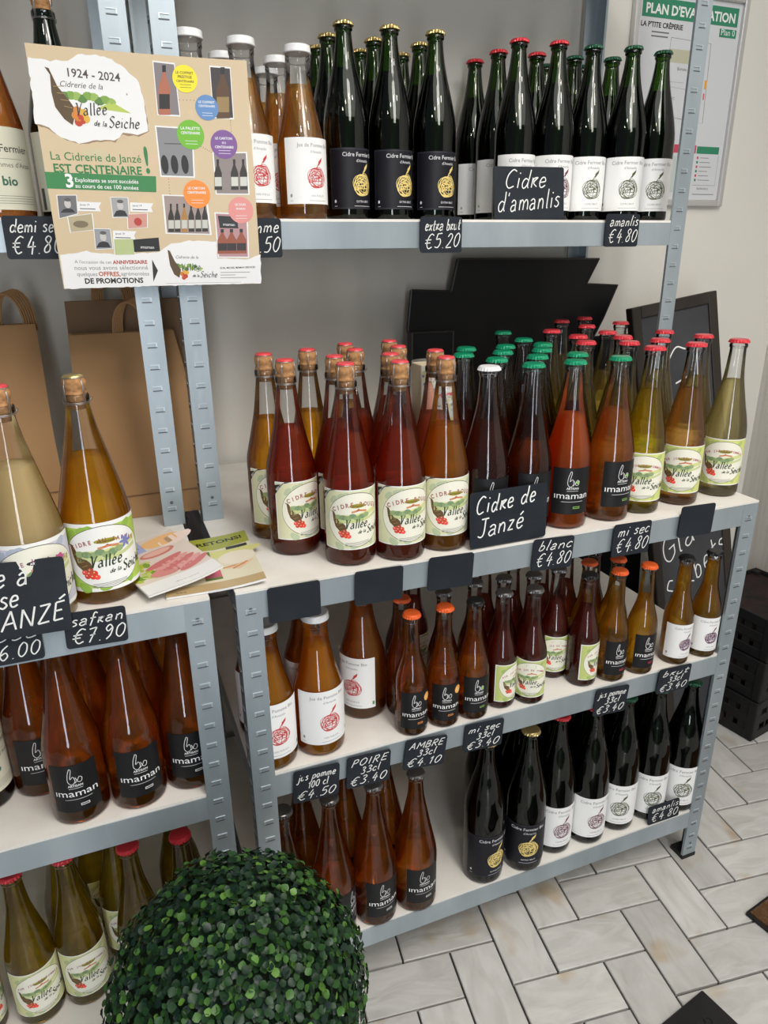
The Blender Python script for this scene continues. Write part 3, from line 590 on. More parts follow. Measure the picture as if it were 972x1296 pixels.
def label_bio(kind):
    w2, h = {'juice': (.0515, .106)}.get(kind, (.0595, .106)); 
    if kind == 'smallbio': w2, h = .040, .078
    A = Art(); X = lambda x: x*w2; Y = lambda y: y*h
    base = (.86, .86, .85); ink = (.30, .30, .30); c = {'gold': (.80, .62, .22), 'purple': (.16, .04, .08), 'olive': (.09, .10, .04), 'juice': (.55, .04, .04), 'smallbio': (.12, .03, .09)}[kind]
    if kind == 'gold': base = (.005, .005, .010); ink = (.72, .72, .74)
    A.rect(-w2, 0, w2, h, base, 0)
    if kind == 'gold': A.line([(-w2+.002, .002), (w2-.002, .002), (w2-.002, h-.002), (-w2+.002, h-.002)], .0005, (.10, .10, .13), 1, None, True)
    A.text('Jus de Pomme Bio' if kind == 'juice' else 'Cidre Fermier Bio', (X(-.55), Y(.86)), (X(.70), Y(.86)), ink, 2, .004)
    A.text("d'Amanlis", (X(-.10), Y(.77)), (X(.36), Y(.77)), ink, 2)
    scribble_apple(A, X(.12), Y(.40), w2*.34, c, .0010 if kind != 'gold' else .0014)
    A.text('100% PUR JUS' if kind == 'juice' else ('EXTRA BRUT' if kind == 'gold' else 'CIDRE BRUT'), (X(-.12), Y(.11)), (X(.40), Y(.11)), ink, 2)
    A.line([(X(-.2), Y(.05)), (X(.5), Y(.05))], .0007, ink, 2)
    A.ell(X(-.82), Y(.13), .0022, .003, ink, 2, 8); A.line([(X(-.86), Y(.05)), (X(-.76), Y(.05))], .0007, ink, 2)
    A.rect(X(.88), Y(.06), X(.96), Y(.13), (.12, .30, .10), 2)
    return A, h
def label_cream(txt):
    A = Art(); w2, h = .070, .115; X = lambda x: x*w2; Y = lambda y: y*h
    A.rect(-w2, 0, w2, h, (.72, .70, .56), 0); A.text('Cidre Fermier', (X(-.62), Y(.70)), (X(.62), Y(.70)), (.08, .07, .05), 2, .008)
    A.line([(X(-.2), Y(.62)), (X(.4), Y(.62))], .0005, (.2, .2, .15), 2); A.text('Pommes d’Antan'.replace('’', "'"), (X(-.3), Y(.52)), (X(.66), Y(.52)), (.2, .18, .12), 2)
    A.text('bio' if txt else 'brut', (X(-.10), Y(.30)), (X(.22), Y(.30)), (.05, .16, .10), 2, .03)
    for k in range(4): A.line([(X(-.5), Y(.17-.03*k)), (X(.66), Y(.17-.03*k))], .0007, (.25, .23, .18), 2)
    if not txt: A.rect(X(-.9), Y(.02), X(-.8), Y(.30), (.1, .1, .1), 2)
    return A, h
def label_yellow(v):
    A = Art(); w2, h = .040, .085; A.rect(-w2, 0, w2, h, (.62, .66, .03), 0)
    A.hand('10€', (-.030, .030), (.028, .032), .0022, INK, 1, H=.028); A.line([(-.03, .02), (.03, .02)], .001, INK, 1); return A, h
ARTS = {}
def label_mesh(key, R):
    k = (key, R)
    if k in ARTS: return ARTS[k]
    t, v = key
    A, h = {'land': label_landscape, 'maman': lambda v: label_maman(False, v), 'mamans': lambda v: label_maman(True, v), 'bio': label_bio, 'cream': label_cream, 'yellow': label_yellow}[t](v)
    me = A.mesh('label', .0004, .00010, .0045, R); me.materials.append(M['print']); ARTS[k] = me; return me

GM = {}
def shared(key, fn):
    if key not in GM: GM[key] = fn()
    return GM[key]
M['darkliquid'] = mat('dark_cider', (0.006, 0.009, 0.004), 0.25)
def place_bottle(name, t, x, y, z, rz, glassm, liq, lvl, cap, capm, lab, lz, label, cat='bottle', group=None, zs=1.0):
    root = empty(name, (x, y, z), rz); tag(root, label, cat, group)
    R = max(r for r, _ in PROF[t]); h = HT[t]
    def part(nm, key, fn, m, smooth=True):
        k = (key, m.name)
        if k not in GM:
            me = fn(); me.materials.clear(); me.materials.append(m)
            if smooth: me.polygons.foreach_set('use_smooth', [True]*len(me.polygons))
            GM[k] = me
        o = bpy.data.objects.new(nm, GM[k]); C.objects.link(o); o.parent = root
        if zs != 1: o.scale = (1, 1, zs)
        return o
    part('glass', ('glass', t), lambda: glass_me(t), glassm)
    if liq: part('liquid', ('liq', t, lvl), lambda: liquid_me(t, lvl), liq)
    if cap == 'crown': part('crown_cap', ('crown', t), lambda: crown_me(PROF[t][-2][0], h), capm, False)
    elif cap == 'lid': part('screw_lid', ('lid', t), lambda: lid_me(.0232, h), capm)
    elif cap == 'cork':
        part('cork', ('cork', t), lambda: cork_me(h-.001), M['cork']); part('wire_cage', ('cage', t), lambda: cage_me(h-.001), M['wire']); part('cap_plate', ('plate', t), lambda: plate_me(h), capm)
    if lab:
        o = bpy.data.objects.new('label', label_mesh(lab, R)); C.objects.link(o); o.parent = root; o.location = (0, 0, lz)
    return root
# variant: (glass, liquid, level, cap, cap material, label art, label height, words, liquid words)
def V(sh, t, var, row, i):
    g, d = M['glass'], M['greenglass']
    if t == 'K': 
        lq = {'red': 'red', 'orange': 'orange', 'amber': 'amber', 'pink': 'pink'}[var]
        return (g, LQ[lq], .212, 'cork', M['cap_pink'], ('land', 'rouge'), .030, {'red': 'dark red', 'orange': 'glowing orange', 'amber': 'amber', 'pink': 'pale pink'}[var]+' wired-cork cider')
    if t == 'G' and var == 'yellow': return (M['glass'], LQ['dark'], .205, 'crown', M['cap_green'], ('yellow', 1), .065, 'green-capped dark cider with a yellow-green label')
    if t == 'G':
        cap = M['cap_white'] if var == 'greydark' else M['cap_green']
        lq = {'greydark': 'greydark', 'dark': 'dark', 'orange': 'orange2', 'amber2': 'amber2'}[var]
        return (g, LQ[lq], .205, 'crown', cap, ('maman', 'green'), .030, {'greydark': 'plum-brown cider with white cap', 'dark': 'green-capped dark cider', 'orange': 'green-capped bright orange cider', 'amber2': 'green-capped copper cider'}[var])
    if t == 'C' and sh == 'M':
        lq = ('gold', 'peach', 'straw')[i % 3] if row == 1 else 'pale'
        return (g, LQ[lq], (.232, .225, .232)[i % 3] if row == 1 else .225, 'crown', M['cap_red'], ('land', 'jus'), .026, {'gold': 'red-capped yellow apple juice', 'peach': 'red-capped peach-tinted apple juice', 'straw': 'red-capped pale straw juice', 'pale': 'red-capped pale juice'}[lq])
    if t == 'C': return (g, LQ['gold'], .225, 'crown', M['cap_red'], ('land', 'golden'), .026, 'red-capped golden juice')
    if t == 'D':
        cap = {'gold': M['cap_gold'], 'red': M['cap_red'], 'green': M['cap_dkgreen'], 'plain': M['cap_dkgreen']}[var]
        lab = {'gold': ('bio', 'gold'), 'red': ('bio', 'purple'), 'green': ('bio', 'olive'), 'plain': None}[var]
        return (d, M['darkliquid'], .262, 'crown', cap, lab, .022, {'gold': 'gold-capped black-label cider', 'red': 'red-capped dark green cider', 'green': 'green-capped dark green cider', 'plain': 'unlabelled-side dark green cider'}[var])
    if t == 'J':
        lq = {'amberj': 'juice', 'cloudy': 'juicecloud', 'browncloud': 'brown', 'dkj': 'brown'}[var]
        return (g, LQ[lq], .205, 'lid', M['cap_white'], ('bio', 'juice'), .026, {'amberj': 'white-lidded amber apple juice', 'cloudy': 'white-lidded cloudy orange juice', 'browncloud': 'white-lidded brown juice', 'dkj': 'white-lidded dark juice'}[var])
    if t == 'S':
        cap = {'mo': 'cap_orange', 'mb': 'cap_black', 'lv': 'cap_silver', 'lvr': 'cap_black', 'lvd': 'cap_silver', 'mr': 'cap_orange', 'bk': 'cap_black', 'dk': 'cap_silver'}[var]
        lab = {'mo': ('mamans', 'orange'), 'mb': ('mamans', 'green'), 'lv': ('land', 'small'), 'lvr': ('land', 'small'), 'lvd': ('land', 'small'), 'mr': ('mamans', 'red'), 'bk': ('bio', 'smallbio'), 'dk': ('land', 'small')}[var]
        lq = {'mo': 'copper', 'mb': 'copper', 'lv': 'plum', 'lvr': 'plum', 'lvd': 'plum', 'mr': 'lightamber', 'bk': 'lightamber', 'dk': 'plum'}[var]
        wd = {'mo': 'small orange-capped copper cider', 'mb': 'small black-capped copper cider', 'lv': 'small silver-capped plum juice', 'lvr': 'small black-capped plum juice', 'lvd': 'small silver-capped dark juice', 'mr': 'small orange-capped amber cider', 'bk': 'small black-capped golden cider', 'dk': 'small silver-capped dark juice'}[var]
        return (g, LQ[lq], .168 if var != 'bk' else .212, 'crown', M[cap], lab, .017, wd)
    if t == 'M':
        if var == 'wl': return (g, LQ['dark'], .24, 'crown', M['cap_black'], ('cream', 1), .03, 'dark bottle with a pale label')
        return (g, LQ['copper'], .235, 'crown', M['cap_silver'], ('maman', 'white') if var == 'mm' or row < 3 else None, .026, 'black-label amber cider')
    if t == 'B':
        if var == 'safran': return (g, LQ['safran'], .213, 'cork', M['cap_gold'], ('land', 'safran'), .022, 'large orange-yellow cider with gold-topped cork')
        return (g, LQ['rose'], .222, 'cork', M['cap_pink'], ('land', 'rose'), .022, 'large cloudy peach cider with red-topped cork')
SHELF = {'T': ('top shelf', 1.45), 'M': ('middle shelf', .92), '2': ('third-level shelf', .574), '3': ('bottom shelf', .148), 'L2': ('left unit, lower shelf', .568), 'L3': ('left unit, lowest shelf', .145), 'LM': ('left unit, main shelf', .92)}
SHW = {'T': 'top shelf', 'M': 'main shelf', '2': 'shelf below the main one', '3': 'bottom shelf', 'L2': "left unit's shelf of black labels", 'L3': "left unit's lowest shelf", 'LM': "left unit's main shelf"}
ORD = ['', 'first', 'second', 'third', 'fourth', 'fifth', 'sixth', 'seventh', 'eighth', 'ninth', 'tenth', 'eleventh', 'twelfth', 'thirteenth', 'fourteenth', 'fifteenth', 'sixteenth']
ROW = ['', 'front', 'second', 'third', 'fourth', 'fifth', 'sixth']
BOTTLES = [
 ('M','K',0.129,0.136,'red',1,37),
 ('M','K',0.203,0.059,'red',1,12),
 ('M','K',0.286,0.045,'red',1,22),
 ('M','K',0.369,0.053,'orange',1,22),
 ('M','K',0.114,0.219,'amber',2,20),
 ('M','K',0.195,0.241,'amber',3,999),
 ('M','K',0.213,0.143,'red',2,25),
 ('M','K',0.304,0.127,'red',2,999),
 ('M','K',0.280,0.287,'amber',3,999),
 ('M','K',0.270,0.204,'red',3,999),
 ('M','K',0.353,0.210,'red',3,999),
 ('M','K',0.369,0.292,'red',4,999),
 ('M','K',0.389,0.134,'pink',2,999),
 ('M','G',0.452,0.060,'greydark',1,25),
 ('M','G',0.535,0.056,'dark',1,30),
 ('M','G',0.618,0.055,'orange',1,17),
 ('M','G',0.714,0.056,'amber2',1,37),
 ('M','G',0.510,0.135,'dark',2,999),
 ('M','G',0.676,0.129,'dark',2,999),
 ('M','G',0.594,0.135,'yellow',2,999),
 ('M','G',0.486,0.214,'dark',3,999),
 ('M','G',0.569,0.214,'dark',3,999),
 ('M','G',0.652,0.209,'dark',3,999),
 ('M','G',0.530,0.287,'dark',4,999),
 ('M','G',0.616,0.283,'dark',4,999),
 ('M','G',0.699,0.276,'dark',4,999),
 ('M','G',0.707,0.361,'dark',5,999),
 ('M','G',0.740,0.502,'dark',5,999),
 ('M','C',0.795,0.064,'gold',1,3),
 ('M','C',0.898,0.071,'gold',1,5),
 ('M','C',1.011,0.078,'gold',1,3),
 ('M','C',0.804,0.144,'pale',2,999),
 ('M','C',0.883,0.150,'pale',2,999),
 ('M','C',1.009,0.166,'pale',2,999),
 ('M','C',0.735,0.185,'pale',3,999),
 ('M','C',0.854,0.224,'pale',3,999),
 ('M','C',0.996,0.263,'pale',3,999),
 ('M','C',0.781,0.273,'pale',4,999),
 ('M','C',0.882,0.308,'pale',4,999),
 ('M','C',0.792,0.383,'pale',5,999),
 ('M','C',0.922,0.433,'pale',5,999),
 ('M','C',1.040,0.460,'pale',5,999),
 ('M','C',0.942,0.561,'pale',6,999),
 ('M','C',1.040,0.601,'pale',6,999),
 ('T','D',0.356,0.471,'gold',1,33),
 ('T','D',0.447,0.470,'gold',1,33),
 ('T','D',0.542,0.471,'gold',1,30),
 ('T','D',0.354,0.558,'gold',2,999),
 ('T','D',0.449,0.557,'gold',2,999),
 ('T','D',0.549,0.558,'gold',2,999),
 ('T','D',0.358,0.645,'gold',3,999),
 ('T','D',0.451,0.644,'gold',3,999),
 ('T','D',0.545,0.644,'gold',3,999),
 ('T','D',0.725,0.466,'red',1,30),
 ('T','D',0.811,0.454,'red',1,25),
 ('T','D',0.729,0.554,'red',2,999),
 ('T','D',0.819,0.547,'red',2,999),
 ('T','D',0.720,0.641,'red',3,999),
 ('T','D',0.898,0.458,'green',1,17),
 ('T','D',0.982,0.436,'green',1,13),
 ('T','D',1.068,0.445,'green',1,10),
 ('T','D',0.913,0.544,'green',2,999),
 ('T','D',1.000,0.526,'green',2,999),
 ('T','D',0.895,0.628,'green',3,999),
 ('T','D',0.980,0.611,'green',3,999),
 ('T','J',0.060,0.370,'amberj',1,999),
 ('T','J',0.147,0.386,'amberj',1,20),
 ('T','J',0.247,0.402,'amberj',1,27),
 ('T','J',0.134,0.490,'amberj',2,999),
 ('T','J',0.232,0.488,'amberj',2,999),
 ('T','J',0.233,0.576,'amberj',3,999),
 ('2','J',0.046,0.048,'cloudy',1,10),
 ('2','J',0.134,0.052,'cloudy',1,16),
 ('2','J',0.240,0.120,'browncloud',2,-37),
 ('2','S',0.300,0.028,'mo',1,17),
 ('2','S',0.364,0.028,'mo',1,13),
 ('2','S',0.425,0.028,'mb',1,24),
 ('2','S',0.490,0.038,'lv',1,999),
 ('2','S',0.550,0.028,'lv',1,0),
 ('2','S',0.679,0.037,'lvr',1,70),
 ('2','S',0.743,0.029,'mr',1,35),
 ('2','S',0.814,0.028,'mr',1,38),
 ('2','S',0.909,0.028,'bk',1,36),
 ('2','S',0.983,0.028,'bk',1,30),
 ('2','S',0.307,0.088,'mo',2,999),
 ('2','S',0.389,0.083,'dk',2,999),
 ('2','S',0.460,0.095,'dk',2,999),
 ('2','S',0.521,0.090,'dk',2,999),
 ('2','S',0.581,0.080,'dk',2,999),
 ('2','S',0.514,0.151,'dk',3,999),
 ('2','S',0.573,0.141,'dk',3,999),
 ('2','S',0.645,0.145,'dk',3,999),
 ('2','S',0.641,0.085,'lvd',2,10),
 ('2','S',0.715,0.087,'mr',2,999),
 ('2','S',0.779,0.078,'mr',2,999),
 ('2','S',0.707,0.147,'dk',3,999),
 ('2','S',0.767,0.137,'dk',3,999),
 ('3','M',0.052,0.035,'mm',1,999),
 ('3','M',0.139,0.035,'mm',1,999),
 ('3','M',0.226,0.036,'mm',1,25),
 ('3','M',0.313,0.035,'mm',1,25),
 ('3','M',0.105,0.116,'mm',2,999),
 ('3','M',0.192,0.116,'mm',2,999),
 ('3','M',0.278,0.115,'mm',2,999),
 ('3','D',0.473,0.041,'gold',1,33),
 ('3','D',0.569,0.036,'gold',1,8),
 ('3','D',0.654,0.053,'red',1,25),
 ('3','D',0.740,0.047,'red',1,27),
 ('3','D',0.827,0.053,'green',1,7),
 ('3','D',0.914,0.052,'green',1,15),
 ('3','D',1.000,0.045,'green',1,12),
 ('LM','B',-0.177,0.085,'safran',1,3),
 ('LM','B',-0.266,0.040,'rose',1,6),
 ('L2','M',-0.263,0.053,'mm',1,-8),
 ('L2','M',-0.175,0.051,'mm',1,5),
 ('L2','M',-0.089,0.063,'mm',1,0),
 ('L2','M',-0.323,0.141,'mm',2,0),
 ('L2','M',-0.409,0.132,'wl',1,20),
 ('L3','C',-0.484,0.078,'go',1,999),
 ('L3','C',-0.392,0.079,'go',1,0),
 ('L3','C',-0.313,0.085,'go',2,0),
 ('L3','C',-0.211,0.066,'go',2,999),
 ('L3','C',-0.125,0.057,'go',2,999),
 ('3','D',0.530,0.145,'plain',2,999),
 ('3','D',0.620,0.145,'plain',2,999),
 ('3','D',0.710,0.145,'plain',2,999),
 ('3','D',0.800,0.145,'plain',2,999),
 ('3','D',0.889,0.145,'plain',2,999),
 ('3','D',0.976,0.145,'plain',2,999),
 ('3','D',0.600,0.235,'plain',3,999),
 ('3','D',0.700,0.235,'plain',3,999),
 ('3','D',0.790,0.235,'plain',3,999),
 ('3','D',0.899,0.235,'plain',3,999),
 ('3','D',0.986,0.235,'plain',3,999),
 ('L2','M',-0.357,0.221,'mmn',3,999),
 ('L2','M',-0.237,0.154,'mmn',3,999),
 ('L2','M',-0.150,0.151,'mmn',3,999),
 ('L2','M',-0.064,0.147,'mmn',3,999),
 ('L2','M',-0.279,0.260,'mmn',3,999),
 ('L2','M',-0.195,0.238,'mmn',3,999),
 ('L2','M',-0.109,0.235,'mmn',3,999),
 ('L3','C',-0.333,0.163,'gon',3,999),
 ('L3','C',-0.240,0.150,'gon',3,999),
 ('L3','C',-0.130,0.170,'gon',3,999),
 ('L3','C',-0.290,0.235,'gon',3,999),
 ('2','J',0.050,0.140,'dkj',3,999),
 ('2','J',0.140,0.145,'dkj',3,999),
 ('2','S',0.330,0.150,'dk',3,999),
 ('2','S',0.380,0.200,'dk',3,999),
]
CX, CY = -0.1388, -0.9644
GROUPS = {'K': 'corked ciders on the main shelf', 'G': 'green-capped ciders on the main shelf', 'C': 'red-capped juices', 'D': 'dark green cider bottles', 'J': 'white-lidded juice bottles', 'S': 'small bottles below the main shelf', 'M': 'black-label cider bottles', 'B': 'large corked ciders'}
rows = {}
for b in BOTTLES: rows.setdefault((b[0], b[5]), []).append(b)
for (sh, row), L in sorted(rows.items()):
    L.sort(key=lambda b: math.atan2(b[2]-CX, b[3]-CY))
    cnt = {}
    for n, (s_, t, x, y, var, r_, delta) in enumerate(L):
        k = cnt.get(t, 0); cnt[t] = k+1
        g, lq, lvl, cap, capm, lab, lz, wd = V(sh, t, var, row, k)
        if delta == 999: delta = random.choice((-10, 5, 20, 35, 60))
        # the printed side faces delta degrees to the right of the viewer's direction
        az = math.atan2(x-CX, y-CY); rz = -az+math.radians(delta)
        nm = {'J': 'juice_bottle', 'S': 'small_bottle', 'C': 'juice_bottle'}.get(t, 'cider_bottle')
        pos = 'only one in its row' if len(L) == 1 else ('leftmost' if n == 0 else ('rightmost' if n == len(L)-1 else ORD[n+1]+' from left'))
        label = '%s, %s row of %s, %s' % (wd, ROW[row], SHW[sh], pos)
        if sh in ('L2', 'L3', 'LM'): label = '%s, %s row, %s, %s' % (wd, ROW[row], SHW[sh], pos)
        place_bottle(nm, t, x, y, SHELF[sh][1], rz, g, lq, lvl*1.0, cap, capm, lab, lz, label, 'bottle', GROUPS[t], 1.057 if (sh == 'T' and t == 'J') else 1.0)
# two bottles half behind the poster on the left of the top shelf
place_bottle('cider_bottle', 'B', -.250, .395, 1.45, .35, M['glass'], LQ['brown'], .213, 'cork', M['cap_gold'], ('cream', 1), .012, 'amber cider with large cream label at the left edge of top shelf', 'bottle', 'cream-label ciders')
place_bottle('cider_bottle', 'B', -.148, .43, 1.45, .30, M['darkglass'], None, .2, 'cork', M['cap_black'], ('cream', 0), .012, 'black wired-cork bottle partly behind the poster, top shelf', 'bottle', 'cream-label ciders')

# ------------------------------------------------------------------ chalk tags
CH = (.80, .80, .78)
def plate(name, label, cat, x, y, z, w_, h_, deg, lines, group=None, lean=0.0, wd=.0016, rot_z=0.0):
    bm = bmesh.new(); r = min(.005, h_*.10); pts = []
    for cx, cz, a0 in ((w_/2-r, h_/2-r, 0), (-w_/2+r, h_/2-r, 90), (-w_/2+r, -h_/2+r, 180), (w_/2-r, -h_/2+r, 270)):
        for k in range(5):
            a = math.radians(a0+k*22.5); pts.append((cx+r*math.cos(a), cz+r*math.sin(a)))
    f = [bm.verts.new((px, 0, pz)) for px, pz in pts]; bk = [bm.verts.new((px, .0018, pz)) for px, pz in pts]
    bm.faces.new(f); bm.faces.new(bk[::-1]); n = len(f)
    for i in range(n): bm.faces.new((f[(i+1) % n], f[i], bk[i], bk[(i+1) % n]))
    bmesh.ops.recalc_face_normals(bm, faces=bm.faces)
    o = obj(name, bm, M['slate'], None, (x, y, z), (lean, math.radians(-deg), rot_z)); tag(o, label, cat, group)
    if lines:
        A = Art()
        for st, x0, y0, x1, y1, hr in lines: A.hand(st, (x0*w_, y0*h_), (x1*w_, y1*h_), wd, CH, 1, H=hr*h_)
        link('chalk_writing', A.mesh('chalk_writing', .0003, .0001), M['chalk'], o)
    return o
TG = 'chalk price tags clipped to shelf edges'
def two(a, b): return [(a, -.40, .12, .46, .15, .30), (b, -.42, -.38, .46, -.34, .42)]
def three(a, b, c): return [(a, -.42, .18, .42, .20, .22), (b, -.20, -.10, .26, -.06, .22), (c, -.44, -.42, .42, -.40, .27)]
TAGS = [
 ('extra brut, 5.20', .486, .3165, 1.423, .086, .063, -.2, two('extra brut', '€5.20')),
 ('amanlis, 4.80', .901, .3165, 1.430, .084, .063, 0, two('amanlis', '€4.80')),
 ('pomme, partly hidden by the poster', .139, .3165, 1.419, .083, .063, -.3, two('pomme', '€4.50')),
 ('demi sec, partly hidden by the poster', -.207, .3165, 1.421, .084, .062, -.6, two('demi sec', '€4.80')),
 ('rose, under the big sign at left', -.307, -.006, .904, .083, .055, -.3, two('rose', '€6.00')),
 ('safran, 7.90', -.196, -.006, .908, .081, .055, -2.2, two('safran', '€7.90')),
 ('', .088, -.006, .890, .083, .060, -.3, None), ('', .228, -.006, .891, .083, .059, -1.8, None), ('', .357, -.006, .892, .083, .060, -2.6, None),
 ('blanc, 4.80', .558, -.006, .891, .084, .060, -3.1, two('blanc', '€4.80')),
 ('mi sec, 4.80', .730, -.006, .891, .085, .064, -1.3, two('mi sec', '€4.80')),
 ('', .883, -.006, .904, .083, .063, -1.7, None),
 ('jus pomme 100 cl', .107, -.006, .536, .082, .066, -3.6, three('jus pomme', '100 cl', '€4.50')),
 ('poire 33 cl', .203, -.006, .535, .082, .066, -3.3, three('POIRE', '33cl', '€3.40')),
 ('ambre 33 cl', .313, -.006, .537, .083, .063, -7.2, three('AMBRE', '33cl', '€4.10')),
 ('mi sec 33 cl', .434, -.006, .539, .083, .060, -3.8, three('mi sec', '33cl', '€3.40')),
 ('jus pomme 33 cl, at right', .727, -.006, .537, .081, .062, -5.1, three('jus pomme', '33cl', '€3.40')),
 ('brut 33 cl', .887, -.006, .547, .085, .059, -2.6, three('brut', '33cl', '€3.40')),
]
blank = ['first blank black tag from left, on the main shelf edge', 'second blank black tag from left, above the brown juice', 'third blank black tag from left, left of the big sign', 'blank black tag at the right end of the main shelf edge']
bi = 0
for nm, x, y, z, w_, h_, dg, lines in TAGS:
    if nm: lb = 'small black chalk tag reading '+nm+(', on top shelf edge' if z > 1.2 and 'poster' not in nm else '')
    else: lb = blank[bi]; bi += 1
    plate('price_tag', lb, 'price tag', x, y, z, w_, h_, dg, lines, TG, 0, .0018 if nm and 'cl' not in nm else .0017)
plate('price_tag', 'small chalk tag reading amanlis, leaning on the bottom shelf at right', 'price tag', .929, .004, .1715, .090, .047, -1.1, two('amanlis', '€4.80'), TG, -.12)
plate('chalk_sign', 'large black chalk sign for Amanlis cider, standing on top shelf', 'sign', .691, .345, 1.499, .160, .096, .7, [('Cidre', -.36, .08, .24, .12, .34), ("d'amanlis", -.46, -.36, .44, -.26, .36)], 'large chalk signs', -.10, .0022)
plate('chalk_sign', 'large black chalk sign reading Cidre de Janzé, on the main shelf', 'sign', .470, .0045, .972, .149, .098, .3, [('Cidre de', -.44, .10, .36, .20, .30), ('Janzé', -.42, -.32, .20, -.26, .33)], 'large chalk signs', -.05, .0024)
plate('chalk_sign', 'large black chalk sign for rose cider of Janzé, cut by left edge', 'sign', -.300, -.012, .972, .155, .106, -2, [('Cidre à', -.44, .16, .22, .20, .28), ('la rose', -.44, -.12, .12, -.08, .26), ('de JANZÉ', -.48, -.44, .46, -.34, .26)], 'large chalk signs', -.06, .0024)

# ------------------------------------------------------------------ homography helper for flat printed matter
def homog(src, dst):
    Am = []; bv = []
    for (x, y), (u, v) in zip(src, dst):
        Am += [[x, y, 1, 0, 0, 0, -u*x, -u*y], [0, 0, 0, x, y, 1, -v*x, -v*y]]; bv += [u, v]
    h = np.linalg.solve(np.array(Am), np.array(bv)); return lambda x, y: ((h[0]*x+h[1]*y+h[2])/(h[6]*x+h[7]*y+1), (h[3]*x+h[4]*y+h[5])/(h[6]*x+h[7]*y+1))
# poster of the cider house's centenary
pw, ph = .310, .327
Hm = homog([(93, 158), (852, 206), (888, 972), (213, 976)], [(-pw/2, ph/2), (pw/2, ph/2), (pw/2, -ph/2), (-pw/2, -ph/2)])
A = Art(); SAND = (.62, .49, .32)
A.rect(-pw/2, -ph/2, pw/2, ph/2, SAND, 0)
rnd = random.Random(2)
def P_(*pts): return [Hm(x, y) for x, y in pts]
for k in range(26): A.ell(rnd.uniform(-.14, .14), rnd.uniform(-.1, .15), rnd.uniform(.006, .02), rnd.uniform(.004, .012), tuple(c*rnd.uniform(.93, 1.07) for c in SAND), .3, 9)
def blob(pts, col, layer, jag=3.0):
    out = []
    for (x0, y0), (x1, y1) in zip(pts, pts[1:]+pts[:1]):
        n = max(1, int(math.hypot(x1-x0, y1-y0)/14))
        for i in range(n): out.append(Hm(x0+(x1-x0)*i/n+rnd.uniform(-jag, jag), y0+(y1-y0)*i/n+rnd.uniform(-jag, jag)))
    A.poly(out, col, layer)
WB = (.80, .80, .80)
big = [(103, 205), (180, 215), (235, 212), (270, 192), (330, 190), (385, 205), (430, 235), (470, 270), (490, 330), (500, 395), (508, 445), (470, 462), (420, 455), (390, 480), (330, 480), (270, 490), (210, 470), (170, 440), (125, 425)]
blob([(x+2, y+5) for x, y in big], (.30, .20, .12), .6); blob(big, WB, 1)
T_ = lambda s, a, b, col, **k: A.text(s, Hm(*a), Hm(*b), col, 3, **k)
T_('1924 - 2024', (236, 266), (414, 280), (.08, .06, .05), bold=.012)
T_('Cidrerie de la', (210, 300), (354, 308), (.08, .06, .05), shear=.3)
def trees(x0, x1, y, s):
    for k in range(9): A.ell(*Hm(x0+(x1-x0)*k/8, y+rnd.uniform(-8, 8)+k*2), s, s*.75, [(.10, .22, .05), (.20, .36, .06), (.30, .45, .10)][k % 3], 2, 10)
trees(225, 380, 330, .0075)
A.poly(P_((330, 372), (450, 388), (385, 350)), (.45, .55, .10), 2)
A.poly(P_((158, 236), (172, 240), (200, 300), (238, 345), (262, 380), (250, 430), (222, 410), (192, 370), (180, 320), (176, 262)), (.10, .06, .025), 3)
for k in range(4): A.line(P_((186+k*12, 300+k*22), (214+k*12, 300+k*24)), .0007, (.40, .27, .10), 4)
def fruit(x, y, s, n=9):
    for k in range(n):
        a = k*2.4; r = s*.42*math.sqrt(k); c = [(.50, .05, .02), (.62, .22, .03), (.70, .40, .05)][k % 3]; p = Hm(x+r*10000*math.cos(a)*.30, y+r*10000*math.sin(a)*.34); A.ell(p[0], p[1], s, s, c, 5, 10)
fruit(275, 400, .0058, 9)
A.hand('Vallée', Hm(262, 398), Hm(370, 392), .0017, INK, 6, 1.15, .2, .1, nib=.7); A.hand('de la', Hm(322, 430), Hm(368, 434), .0010, INK, 6, 1, .2, .1); A.hand('Seiche', Hm(372, 436), Hm(480, 440), .0017, INK, 6, 1.1, .2, .1, nib=.7)
GRN = (.03, .20, .06)
T_('La Cidrerie de Janzé', (176, 546), (482, 556), GRN, bold=.004); T_('EST CENTENAIRE', (186, 588), (484, 597), GRN, bold=.025); T_('!', (498, 590), (512, 590), GRN, bold=.02, hr=1.4)
A.poly(P_((154, 587), (531, 602), (531, 656), (162, 642)), (.04, .22, .07), 4)
T2 = lambda s, a, b, col, **k: A.text(s, Hm(*a), Hm(*b), col, 5, **k)
T2('3', (226, 638), (252, 638), WB, bold=.03); T2('Exploitants se sont succédés', (256, 620), (470, 627), WB, bold=.01); T2('au cours de ces 100 années', (256, 640), (470, 648), WB, bold=.01)
def photo(pts, inner, layer=3, fig=None):
    A.poly(P_(*pts), WB, layer); cx = sum(p[0] for p in pts)/4; cy = sum(p[1] for p in pts)/4
    A.poly(P_(*[(cx+(x-cx)*.92, cy+(y-cy)*.94) for x, y in pts]), inner, layer+.5)
    if fig == 'man':
        A.poly(P_((cx-24, pts[2][1]-5), (cx-14, cy+12), (cx, cy+8), (cx+16, cy+12), (cx+26, pts[2][1]-5)), (.03, .03, .035), layer+1)
        A.ell(*Hm(cx, cy-6), .0046, .0062, (.55, .52, .50), layer+1.3, 14); A.ell(*Hm(cx, cy-20), .0048, .0026, (.10, .10, .10), layer+1.6, 12)
